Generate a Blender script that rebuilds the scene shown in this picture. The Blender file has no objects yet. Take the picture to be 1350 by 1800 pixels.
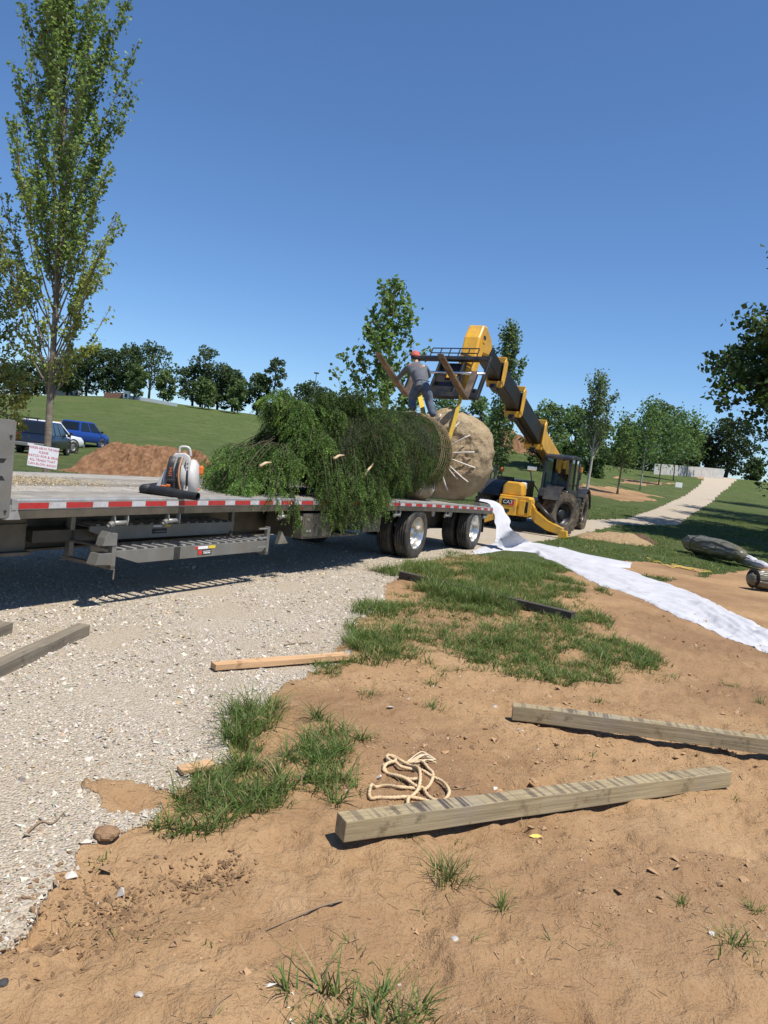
import bpy, bmesh, math, random
import numpy as np
from mathutils import Vector, Matrix

random.seed(7)
RNG = np.random.default_rng(11)
SC = bpy.context.scene
COL = SC.collection

# ------------------------------------------------------------------ camera
PITCH, ROLL, FPX, EYE = math.radians(3.67), math.radians(6.5), 1300.0, 1.6
F_ = np.array([0, math.cos(PITCH), -math.sin(PITCH)])
U0 = np.array([0, math.sin(PITCH), math.cos(PITCH)])
R0 = np.array([1.0, 0, 0])
R_ = math.cos(ROLL) * R0 + math.sin(ROLL) * U0
U_ = -math.sin(ROLL) * R0 + math.cos(ROLL) * U0
cam = bpy.data.cameras.new('camera')
cam.sensor_fit = 'VERTICAL'; cam.sensor_height = 36.0; cam.sensor_width = 27.0
cam.lens = 26.0; cam.clip_start = 0.05; cam.clip_end = 3000
camo = bpy.data.objects.new('camera', cam)
COL.objects.link(camo)
camo.matrix_world = Matrix(((R_[0], U_[0], -F_[0], 0), (R_[1], U_[1], -F_[1], 0), (R_[2], U_[2], -F_[2], EYE), (0, 0, 0, 1)))
SC.camera = camo

# ------------------------------------------------------------------ sky, sun, exposure
SUN_EL, SUN_AZ = math.radians(65), math.radians(-42)      # azimuth from +X towards +Y
to_sun = Vector((math.cos(SUN_EL) * math.cos(SUN_AZ), math.cos(SUN_EL) * math.sin(SUN_AZ), math.sin(SUN_EL)))
world = bpy.data.worlds.new('World'); SC.world = world; world.use_nodes = True
wn = world.node_tree.nodes; wl = world.node_tree.links
sky = wn.new('ShaderNodeTexSky'); sky.sky_type = 'NISHITA'; sky.sun_disc = False
sky.sun_elevation = SUN_EL; sky.sun_rotation = math.radians(90) - SUN_AZ
sky.air_density = 1.0; sky.dust_density = 0.0; sky.ozone_density = 10.0; sky.altitude = 200
wn['Background'].inputs['Strength'].default_value = 0.10
hsv = wn.new('ShaderNodeHueSaturation'); hsv.inputs['Saturation'].default_value = 1.02; hsv.inputs['Value'].default_value = 1.10
wl.new(sky.outputs[0], hsv.inputs['Color']); wl.new(hsv.outputs[0], wn['Background'].inputs[0])
sun = bpy.data.lights.new('sun', 'SUN'); sun.energy = 5.0; sun.angle = math.radians(0.53); sun.color = (1.0, 0.95, 0.86)
suno = bpy.data.objects.new('sun', sun); COL.objects.link(suno)
suno.rotation_euler = to_sun.to_track_quat('Z', 'Y').to_euler(); suno.location = to_sun * 60
SC.view_settings.view_transform = 'Standard'; SC.view_settings.look = 'None'
SC.view_settings.exposure = 0.36; SC.view_settings.gamma = 1.0
SC.view_settings.use_curve_mapping = False
SC.cycles.max_bounces = 6; SC.cycles.transparent_max_bounces = 6
SC.cycles.use_adaptive_sampling = True

# ------------------------------------------------------------------ noise, terrain, pixel helpers
def _hash(ix, iy, s):
    n = (ix.astype(np.int64) * 374761393 + iy.astype(np.int64) * 668265263 + s * 974634777) & 0x7fffffff
    n = ((n ^ (n >> 13)) * 1274126177) & 0x7fffffff
    return ((n ^ (n >> 16)) & 0xffff) / 65535.0
def vnoise(x, y, s=0):
    x = np.asarray(x, float); y = np.asarray(y, float)
    ix = np.floor(x); iy = np.floor(y); fx = x - ix; fy = y - iy
    fx = fx * fx * (3 - 2 * fx); fy = fy * fy * (3 - 2 * fy)
    a = _hash(ix, iy, s); b = _hash(ix + 1, iy, s); c = _hash(ix, iy + 1, s); d = _hash(ix + 1, iy + 1, s)
    return (a + (b - a) * fx) * (1 - fy) + (c + (d - c) * fx) * fy
def fbm(x, y, s=0, o=4):
    t = 0; a = .5
    for i in range(o):
        t = t + a * vnoise(np.asarray(x) * 2 ** i, np.asarray(y) * 2 ** i, s + i * 17); a *= .5
    return t
def sst(a, b, x):
    t = np.clip((np.asarray(x, float) - a) / (b - a), 0, 1); return t * t * (3 - 2 * t)

RY, RZ = [-500, 24, 38, 55, 73, 95, 114, 128, 170, 600], [0, 0, .7, 1.25, 2.0, 3.7, 5.5, 6.0, 5.5, -6]
LY, LZ = [-500, 53, 80, 120, 150, 168, 220, 600], [0, 0, 2.6, 7.2, 10.3, 10.9, 10.4, 0]
def H(x, y):
    x = np.asarray(x, float); y = np.asarray(y, float)
    zr = sum(np.interp(y + o * (1 + np.clip(y, 0, 200) * .03), RY, RZ) for o in (-2, -1, 0, 1, 2)) / 5
    zl = sum(np.interp(y + o * (1 + np.clip(y, 0, 200) * .03), LY, LZ) for o in (-2, -1, 0, 1, 2)) / 5
    w = sst(0.02, 0.28, x / np.maximum(y, 5))
    zl = zl * np.interp(x / np.maximum(y, 5), [-.62, -.52, -.36, -.17, 0], [.66, .70, .92, .84, .80])
    z = zl * (1 - w) + zr * w
    z = z + .10 * np.exp(-((x - 2.3) ** 2 / 2.2 + (y - 10.8) ** 2 / 4.0))
    z = z + 2.6 * np.exp(-((x - 11.5) / 7) ** 2 - ((y - 72) / 13) ** 2)
    near = 1 - sst(12, 20, np.hypot(x, y))
    side = sst(-.6, .5, x - .25 * (y - 3))
    z = z + .035 * near * side * (fbm(x * .9, y * .9, 3, 3) - .45)
    z = z + sst(45, 80, y) * .5 * (fbm(x * .05, y * .05, 9, 3) - .45)
    return z
def ray(px, py):
    return F_ + R_ * (px - 675) / FPX + U_ * (900 - py) / FPX
def P(px, py, Y):
    """the point on the line of sight of a photograph pixel at world distance Y"""
    d = ray(px, py); return Vector((0, 0, EYE)) + Vector(d) * (Y / d[1])
def G(px, py, dz=0.0):
    """the ground point seen at a photograph pixel"""
    d = ray(px, py); ys = np.concatenate([np.arange(1, 40, .05), np.arange(40, 260, .4)]) / d[1]
    pts = np.array([0, 0, EYE])[None] + ys[:, None] * d[None]
    below = pts[:, 2] < H(pts[:, 0], pts[:, 1]) + dz
    k = int(np.argmax(below)) if below.any() else len(ys) - 1
    p = pts[k]
    return Vector((p[0], p[1], float(H(p[0], p[1])) + dz))
def hz(x, y): return float(H(x, y))
def poly_mask(X, Y, poly):
    ins = np.zeros(X.shape, bool); n = len(poly)
    for i in range(n):
        x1, y1 = poly[i]; x2, y2 = poly[(i + 1) % n]
        c = ((y1 > Y) != (y2 > Y))
        with np.errstate(divide='ignore', invalid='ignore'):
            ins ^= c & (X < (x2 - x1) * (Y - y1) / (y2 - y1 + 1e-12) + x1)
    return ins
def gp(pix): return [tuple(G(*p)[:2]) for p in pix]

# ------------------------------------------------------------------ materials
def _new(name):
    m = bpy.data.materials.new(name); m.use_nodes = True
    n = m.node_tree.nodes; l = m.node_tree.links
    return m, n, l, n['Principled BSDF']
def ramp(n, l, src, stops):
    r = n.new('ShaderNodeValToRGB'); l.new(src, r.inputs[0])
    e = r.color_ramp.elements
    while len(e) < len(stops): e.new(.5)
    for k, (p, c) in enumerate(stops):
        e[k].position = p; e[k].color = (*c, 1) if len(c) == 3 else c
    return r
def noise(n, l, scale, detail=4, rough=.55, coord='Object', vec=None, dim=None):
    t = n.new('ShaderNodeTexNoise'); t.inputs['Scale'].default_value = scale
    t.inputs['Detail'].default_value = detail; t.inputs['Roughness'].default_value = rough
    if vec is None:
        tc = n.new('ShaderNodeTexCoord'); vec = tc.outputs[coord]
    l.new(vec, t.inputs['Vector']); return t
def mixc(n, l, fac, a, b, blend='MIX'):
    m = n.new('ShaderNodeMix'); m.data_type = 'RGBA'; m.blend_type = blend
    for sock, v in ((m.inputs[0], fac), (m.inputs[6], a), (m.inputs[7], b)):
        if hasattr(v, 'links'): l.new(v, sock)
        elif isinstance(v, (int, float)): sock.default_value = v
        else: sock.default_value = (*v, 1)
    return m.outputs[2]
def math_(n, l, op, a, b=None):
    m = n.new('ShaderNodeMath'); m.operation = op
    for i, v in enumerate((a, b)):
        if v is None: continue
        if hasattr(v, 'links'): l.new(v, m.inputs[i])
        else: m.inputs[i].default_value = v
    return m.outputs[0]
def bump(n, l, bs, h, strength=.4, dist=.01):
    b = n.new('ShaderNodeBump'); b.inputs['Strength'].default_value = strength; b.inputs['Distance'].default_value = dist
    l.new(h, b.inputs['Height']); l.new(b.outputs[0], bs.inputs['Normal']); return b
MATS = {}
def mat(name, c1, c2=None, rough=.6, metal=0.0, scale=8, bumps=0.0, bscale=40, spec=.5, detail=5, dirt=None, dscale=3):
    """plain surface: two-tone noise colour, optional dust blotches and fine bump"""
    if name in MATS: return MATS[name]
    m, n, l, bs = _new(name)
    c2 = c2 or tuple(min(1, v * 1.25) for v in c1)
    t = noise(n, l, scale, detail)
    r = ramp(n, l, t.outputs[0], [(.32, c1), (.68, c2)])
    out = r.outputs[0]
    if dirt:
        t2 = noise(n, l, dscale, 6, .65)
        f = ramp(n, l, t2.outputs[0], [(.45, (0, 0, 0)), (.7, (.75, .75, .75))])
        out = mixc(n, l, f.outputs[0], out, dirt)
    l.new(out, bs.inputs['Base Color'])
    bs.inputs['Roughness'].default_value = rough; bs.inputs['Metallic'].default_value = metal
    bs.inputs['Specular IOR Level'].default_value = spec
    if bumps:
        t3 = noise(n, l, bscale, 4); bump(n, l, bs, t3.outputs[0], bumps, .02)
    MATS[name] = m; return m
def leafmat(name, trans=.3, rough=.5, spec=.35):
    if name in MATS: return MATS[name]
    m, n, l, bs = _new(name)
    a = n.new('ShaderNodeAttribute'); a.attribute_name = 'tint'
    l.new(a.outputs['Color'], bs.inputs['Base Color'])
    bs.inputs['Roughness'].default_value = rough; bs.inputs['Specular IOR Level'].default_value = spec
    tr = n.new('ShaderNodeBsdfTranslucent')
    hs = n.new('ShaderNodeHueSaturation'); hs.inputs['Value'].default_value = 1.5; hs.inputs['Saturation'].default_value = 1.05
    l.new(a.outputs['Color'], hs.inputs['Color']); l.new(hs.outputs[0], tr.inputs[0])
    mx = n.new('ShaderNodeMixShader'); mx.inputs[0].default_value = trans
    l.new(bs.outputs[0], mx.inputs[1]); l.new(tr.outputs[0], mx.inputs[2])
    l.new(mx.outputs[0], n['Material Output'].inputs[0])
    MATS[name] = m; return m
def glassmat():
    if 'glass' in MATS: return MATS['glass']
    m, n, l, bs = _new('tinted_glass')
    bs.inputs['Base Color'].default_value = (.012, .015, .018, 1); bs.inputs['Roughness'].default_value = .06
    bs.inputs['Specular IOR Level'].default_value = .6
    MATS['glass'] = m; return m
def clearglass():
    if 'cglass' in MATS: return MATS['cglass']
    m, n, l, bs = _new('cab_glass')
    tr = n.new('ShaderNodeBsdfTransparent'); tr.inputs[0].default_value = (.42, .46, .46, 1)
    gl = n.new('ShaderNodeBsdfGlossy'); gl.inputs['Roughness'].default_value = .04
    fr = n.new('ShaderNodeFresnel'); mx = n.new('ShaderNodeMixShader')
    l.new(fr.outputs[0], mx.inputs[0]); l.new(tr.outputs[0], mx.inputs[1]); l.new(gl.outputs[0], mx.inputs[2])
    l.new(mx.outputs[0], n['Material Output'].inputs[0])
    MATS['cglass'] = m; return m

# ------------------------------------------------------------------ mesh building
def np_mesh(name, V, Fc, m, parent=None, tint=None, smooth=False, attrs=None, fmats=None):
    me = bpy.data.meshes.new(name)
    V = np.asarray(V, np.float32); Fc = np.asarray(Fc, np.int32)
    k = Fc.shape[1]; nf = len(Fc)
    me.vertices.add(len(V)); me.vertices.foreach_set('co', V.ravel())
    me.loops.add(nf * k); me.loops.foreach_set('vertex_index', Fc.ravel())
    me.polygons.add(nf); me.polygons.foreach_set('loop_start', np.arange(0, nf * k, k, dtype=np.int32))
    me.polygons.foreach_set('loop_total', np.full(nf, k, np.int32))
    me.polygons.foreach_set('use_smooth', np.full(nf, smooth, bool))
    me.update(calc_edges=True)
    if tint is not None:
        a = me.color_attributes.new('tint', 'FLOAT_COLOR', 'POINT')
        c = np.ones((len(V), 4), np.float32); c[:, :3] = tint
        a.data.foreach_set('color', c.ravel())
    for nm, val in (attrs or {}).items():
        a = me.attributes.new(nm, 'FLOAT', 'POINT'); a.data.foreach_set('value', np.asarray(val, np.float32))
    me.materials.append(m)
    o = bpy.data.objects.new(name, me); COL.objects.link(o)
    if parent: o.parent = parent
    return o
def tag(o, label, cat=None, group=None, kind=None):
    o['label'] = label
    if cat: o['category'] = cat
    if group: o['group'] = group
    if kind: o['kind'] = kind
    return o
ROOTM = {}
def thing(name, label, cat, loc=(0, 0, 0), rotz=0.0, group=None):
    o = bpy.data.objects.new(name, None); COL.objects.link(o)
    o.empty_display_size = .2
    o.location = loc; o.rotation_euler = (0, 0, rotz)
    ROOTM[o.name] = Matrix.Translation(Vector(loc)) @ Matrix.Rotation(rotz, 4, 'Z')
    return tag(o, label, cat, group)
class MB:
    def __init__(s): s.v = []; s.f = []
    def add(s, vs, fs):
        b = len(s.v); s.v += [Vector(v) for v in vs]; s.f += [tuple(i + b for i in f) for f in fs]; return s
    def box(s, c, size, M=None):
        hx, hy, h = size[0] / 2, size[1] / 2, size[2] / 2; c = Vector(c)
        vs = [Vector((x, y, z)) for z in (-h, h) for y in (-hy, hy) for x in (-hx, hx)]
        if M is not None: vs = [M @ v for v in vs]
        return s.add([v + c for v in vs], [(0, 2, 3, 1), (4, 5, 7, 6), (0, 1, 5, 4), (2, 6, 7, 3), (0, 4, 6, 2), (1, 3, 7, 5)])
    def bb(s, x0, x1, y0, y1, z0, z1): return s.box(((x0 + x1) / 2, (y0 + y1) / 2, (z0 + z1) / 2), (abs(x1 - x0), abs(y1 - y0), abs(z1 - z0)))
    def beam(s, a, b, w, h, up=(0, 0, 1), w2=None, h2=None):
        """rectangular bar from a to b"""
        a, b = Vector(a), Vector(b); d = (b - a).normalized(); sx = d.cross(Vector(up))
        if sx.length < 1e-4: sx = d.cross(Vector((1, 0, 0)))
        sx.normalize(); u = sx.cross(d); vs = []
        for p, ww, hh in ((a, w, h), (b, w2 or w, h2 or h)):
            vs += [p - sx * ww / 2 - u * hh / 2, p + sx * ww / 2 - u * hh / 2, p + sx * ww / 2 + u * hh / 2, p - sx * ww / 2 + u * hh / 2]
        return s.add(vs, [(3, 2, 1, 0), (4, 5, 6, 7), (0, 1, 5, 4), (1, 2, 6, 5), (2, 3, 7, 6), (3, 0, 4, 7)])
    def tube(s, pts, r, seg=8, caps=True, lobes=0, twist=0):
        pts = [Vector(p) for p in pts]; n = len(pts)
        rs = r if hasattr(r, '__len__') else [r] * n
        rings = []; u = None; dist = 0
        for i, p in enumerate(pts):
            t = (pts[min(i + 1, n - 1)] - pts[max(i - 1, 0)])
            if t.length < 1e-9: t = Vector((0, 0, 1))
            t.normalize()
            if u is None: u = t.orthogonal().normalized()
            else:
                u = u - t * u.dot(t)
                u = u.normalized() if u.length > 1e-6 else t.orthogonal().normalized()
            w = t.cross(u)
            if i: dist += (p - pts[i - 1]).length
            ring = []
            for k in range(seg):
                a = 2 * math.pi * k / seg
                rr = rs[i] * (1 + .28 * math.cos(lobes * (a + dist * twist))) if lobes else rs[i]
                ring.append(p + (u * math.cos(a) + w * math.sin(a)) * rr)
            rings.append(ring)
        fs = [(i * seg + k, i * seg + (k + 1) % seg, (i + 1) * seg + (k + 1) % seg, (i + 1) * seg + k) for i in range(n - 1) for k in range(seg)]
        if caps: fs += [tuple(range(seg))[::-1], tuple((n - 1) * seg + k for k in range(seg))]
        return s.add([v for ring in rings for v in ring], fs)
    def cyl(s, a, b, r, seg=16, r2=None): return s.tube([a, b], [r, r if r2 is None else r2], seg)
    def lathe(s, prof, c, axis, seg=32, caps=False):
        """profile [(radius, along axis)] turned about an axis through c"""
        c = Vector(c); ax = Vector(axis).normalized(); u = ax.orthogonal().normalized(); w = ax.cross(u); n = len(prof)
        vs = [c + ax * h + (u * math.cos(2 * math.pi * k / seg) + w * math.sin(2 * math.pi * k / seg)) * r for r, h in prof for k in range(seg)]
        fs = [(i * seg + k, i * seg + (k + 1) % seg, (i + 1) * seg + (k + 1) % seg, (i + 1) * seg + k) for i in range(n - 1) for k in range(seg)]
        if caps: fs += [tuple(range(seg))[::-1], tuple((n - 1) * seg + k for k in range(seg))]
        return s.add(vs, fs)
    def prism(s, poly, o, u, v, depth):
        """polygon (a,b) in the plane o + a*u + b*v, thickened by the vector depth"""
        o, u, v, depth = Vector(o), Vector(u), Vector(v), Vector(depth); n = len(poly)
        vs = [o + u * a + v * b for a, b in poly] + [o + u * a + v * b + depth for a, b in poly]
        return s.add(vs, [tuple(range(n))[::-1], tuple(range(n, 2 * n))] + [(i, (i + 1) % n, n + (i + 1) % n, n + i) for i in range(n)])
    def loft(s, rings, caps=True):
        n = len(rings[0]); m_ = len(rings)
        fs = [(i * n + k, i * n + (k + 1) % n, (i + 1) * n + (k + 1) % n, (i + 1) * n + k) for i in range(m_ - 1) for k in range(n)]
        if caps: fs += [tuple(range(n))[::-1], tuple((m_ - 1) * n + k for k in range(n))]
        return s.add([v for r in rings for v in r], fs)
    def build(s, name, m, parent=None, smooth=False, bevel=0, world=False, subsurf=0, fn=None):
        vs = s.v
        if fn: vs = [Vector(fn(v)) for v in vs]
        if world and parent is not None:
            inv = ROOTM[parent.name].inverted(); vs = [inv @ v for v in vs]
        me = bpy.data.meshes.new(name); me.from_pydata([tuple(v) for v in vs], [], s.f)
        bm = bmesh.new(); bm.from_mesh(me); bmesh.ops.recalc_face_normals(bm, faces=bm.faces); bm.to_mesh(me); bm.free()
        me.materials.append(m)
        if smooth: me.polygons.foreach_set('use_smooth', np.ones(len(me.polygons), bool))
        o = bpy.data.objects.new(name, me); COL.objects.link(o)
        if parent is not None: o.parent = parent
        if bevel:
            b = o.modifiers.new('bevel', 'BEVEL'); b.width = bevel; b.segments = 2; b.limit_method = 'ANGLE'; b.angle_limit = .7
        if subsurf:
            b = o.modifiers.new('sub', 'SUBSURF'); b.levels = b.render_levels = subsurf
        return o
def text(body, size, m, parent, M, name='lettering', ext=.0008, sx=1.0, label=None):
    cu = bpy.data.curves.new(name, 'FONT'); cu.body = body; cu.size = size; cu.extrude = ext
    cu.align_x = 'CENTER'; cu.align_y = 'CENTER'; cu.resolution_u = 2; cu.space_line = .95
    tmp = bpy.data.objects.new(name, cu); COL.objects.link(tmp)
    dg = bpy.context.evaluated_depsgraph_get()
    me = bpy.data.meshes.new_from_object(tmp.evaluated_get(dg))
    bpy.data.objects.remove(tmp)
    me.transform(M @ Matrix.Diagonal((sx, 1, 1, 1)))
    me.materials.clear(); me.materials.append(m)
    o = bpy.data.objects.new(name, me); COL.objects.link(o); o.parent = parent
    if label: o['label'] = label
    return o
def frame(o, x, y):
    """4x4 matrix with origin o, x axis and y axis"""
    x = Vector(x).normalized(); z = x.cross(Vector(y)).normalized(); y = z.cross(x); o = Vector(o)
    return Matrix(((x.x, y.x, z.x, o.x), (x.y, y.y, z.y, o.y), (x.z, y.z, z.z, o.z), (0, 0, 0, 1)))
def copy_tree(o, parent=None):
    c = o.copy(); COL.objects.link(c); c.parent = parent
    for ch in list(o.children): copy_tree(ch, c)
    return c
def smooth_path(pts, n=8):
    pts = [Vector(p) for p in pts]; out = []
    for i in range(len(pts) - 1):
        p0, p1, p2, p3 = pts[max(i - 1, 0)], pts[i], pts[i + 1], pts[min(i + 2, len(pts) - 1)]
        for k in range(n):
            t = k / n
            out.append(.5 * ((2 * p1) + (p2 - p0) * t + (2 * p0 - 5 * p1 + 4 * p2 - p3) * t * t + (3 * p1 - p0 - 3 * p2 + p3) * t ** 3))
    out.append(pts[-1]); return out
# ================================================================== GROUND
gravel_edge = [(-40, 1660), (0, 1622), (60, 1572), (110, 1530), (160, 1500), (215, 1478), (272, 1452), (290, 1400), (330, 1372), (385, 1335), (400, 1270),
               (450, 1225), (525, 1196), (600, 1162), (635, 1090), (690, 1022), (760, 985), (830, 972), (890, 962), (960, 950), (1013, 943),
               (1060, 929), (1087, 923), (1193, 923), (1233, 893), (1265, 868), (1297, 842)]
gravel_far = [(1260, 836), (1228, 854), (1200, 873), (1150, 896), (1100, 912), (1017, 914)]
GRAVEL = gp(gravel_edge) + gp(gravel_far) + [(2.5, 27.0), (-1.5, 20.0), (-6, 15.0), (-10, 8), (-15, 2), (-14, -10), (-2.6, -10), (-1.75, 1.2)]
LAWN = gp([(838, 976), (900, 985), (1000, 1003), (1090, 1012), (1170, 1022), (1250, 1012), (1320, 1000), (1400, 985)]) + \
       [(40, 14), (400, 100), (400, 600), (-400, 600), (-400, 23.5), (-11, 23.5), (-3, 24.5), (1.0, 20.0)]
MOUND = gp([(618, 1182), (610, 1130), (650, 1075), (715, 1012), (800, 975), (960, 985), (1015, 1060), (1050, 1105), (1112, 1160), (1095, 1182), (1000, 1168),
            (962, 1198), (850, 1188), (800, 1150), (740, 1150), (690, 1172)])
PATCHES = [gp(p) for p in (
    [(272, 1450), (290, 1395), (370, 1355), (440, 1335), (560, 1320), (645, 1340), (600, 1372), (560, 1395), (500, 1440), (400, 1482), (300, 1478)],
    [(375, 1330), (385, 1260), (440, 1235), (505, 1238), (470, 1290), (460, 1345)],
    [(515, 1320), (560, 1268), (610, 1275), (640, 1340), (580, 1350)],
    [(520, 1195), (560, 1168), (615, 1160), (600, 1195), (560, 1212)],
    [(720, 1205), (760, 1165), (820, 1185), (810, 1210)],
    [(470, 1800), (500, 1745), (590, 1690), (640, 1655), (720, 1690), (790, 1770), (800, 1840), (470, 1840)])]
SOIL = [gp(p) for p in (
    [(1015, 848), (1060, 855), (1110, 862), (1155, 872), (1145, 884), (1085, 880), (1025, 868)],
    [(1080, 838), (1130, 845), (1190, 848), (1150, 854), (1100, 850)],
    [(1080, 985), (1160, 990), (1250, 1003), (1220, 1022), (1130, 1012), (1070, 1000)],
    [(1100, 1030), (1250, 1015), (1350, 1010), (1400, 1040), (1400, 1100), (1150, 1060)],
    [(2, 748), (60, 738), (135, 746), (120, 752), (30, 756)],
    [(1215, 836), (1300, 836), (1296, 842), (1225, 842)])]
PATCH_D = gp([(150, 1388), (230, 1372), (300, 1383), (292, 1412), (230, 1442), (172, 1440)])

def masks(X, Y, patches=False):
    jx = X + (fbm(X * 3.1, Y * 3.1, 21, 4) - .47) * (.40 - .22 * sst(14, 40, np.hypot(X, Y))); jy = Y + (fbm(X * 3.1, Y * 3.1, 55, 4) - .47) * (.40 - .22 * sst(14, 40, np.hypot(X, Y)))
    far = .06 * np.clip(np.hypot(X, Y) - 12, 0, 60)
    fx, fy = (fbm(X * .45, Y * .45, 121, 3) - .45) * far, (fbm(X * .45, Y * .45, 155, 3) - .45) * far
    g = poly_mask(jx, jy, GRAVEL) & ~poly_mask(jx, jy, PATCH_D)
    gr = poly_mask(jx, jy, LAWN)
    if patches:
        gr |= poly_mask(jx, jy, MOUND)
        for p in PATCHES: gr |= poly_mask(jx, jy, p)
    for p in SOIL: gr &= ~poly_mask(jx + fx, jy + fy, p)
    return g, gr & ~g

ths = np.radians(np.concatenate([np.arange(-180, -41, 4), np.arange(-40, 40.01, .15), np.arange(43, 180, 4)]))
rs = [.25, .6, .9, 1.2, 1.45]
while rs[-1] < 560: rs.append(rs[-1] * (1.0085 if rs[-1] < 7 else 1.0125 if rs[-1] < 75 else 1.024))
rs = np.array(rs)
TH, RR = np.meshgrid(ths, rs)
GX, GY = RR * np.sin(TH), RR * np.cos(TH)
gm, grm = masks(GX, GY)
GZ = H(GX, GY)
DIPS = [(G(px, py), rad_, dep) for (px, py, rad_, dep) in ((205, 1583, .11, .05), (345, 1535, .10, .03), (400, 1528, .07, .025), (60, 1640, .25, .03))]
def micro(X, Y, g):
    """clods, ruts and dips on top of the broad terrain"""
    nf = 1 - sst(9, 16, np.hypot(X, Y))
    soil_d = (.055 + .06 * sst(1.2, -.6, X) * (1 - sst(3, 5, Y))) * (fbm(X * 3.2, Y * 3.2, 8, 4) - .45) + .034 * (fbm(X * 11, Y * 11, 12, 4) - .45) \
        - .022 * sst(.50, .62, fbm(X * 4, Y * 6, 18, 4)) - .02 * np.exp(-((X - .35 * Y + .55 + .1 * fbm(X, Y, 4, 2)) / .11) ** 2) * (1 - sst(3.5, 6, Y))
    d = nf * np.where(g, .006 * (fbm(X * 14, Y * 14, 5, 3) - .45) + .02 * (fbm(X * 1.3, Y * 1.3, 6, 2) - .4), soil_d)
    for c, rad_, dep in DIPS: d = d - dep * np.exp(-((X - c.x) ** 2 + (Y - c.y) ** 2) / rad_ ** 2) * (.4 + 1.2 * fbm(X * 16, Y * 16, 31, 2))
    return d
def surf(x, y): return H(x, y) + micro(x, y, masks(x, y)[0])
def GG(px, py, dz=0.0):
    p = G(px, py); p.z = float(surf(np.array([p.x]), np.array([p.y]))[0]) + dz; return p
GZ += micro(GX, GY, gm)
nr, nt = GX.shape
idx = np.arange(nr * nt).reshape(nr, nt)
a_, b_ = idx[:-1, :], idx[1:, :]
quads = np.stack([a_, np.roll(a_, -1, 1), np.roll(b_, -1, 1), b_], -1).reshape(-1, 4)[:, ::-1]
soft = lambda m: m.astype(float)
GV = np.stack([GX, GY, GZ], -1).reshape(-1, 3)
bed = np.zeros(GX.shape, bool)
for p in SOIL[:2]: bed |= poly_mask(GX, GY, p)
gravel_a, grass_a = soft(gm).ravel(), np.where(bed & ~grm & ~gm, .36, soft(grm)).ravel()
fg = gravel_a[quads].mean(1) > .5

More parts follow.
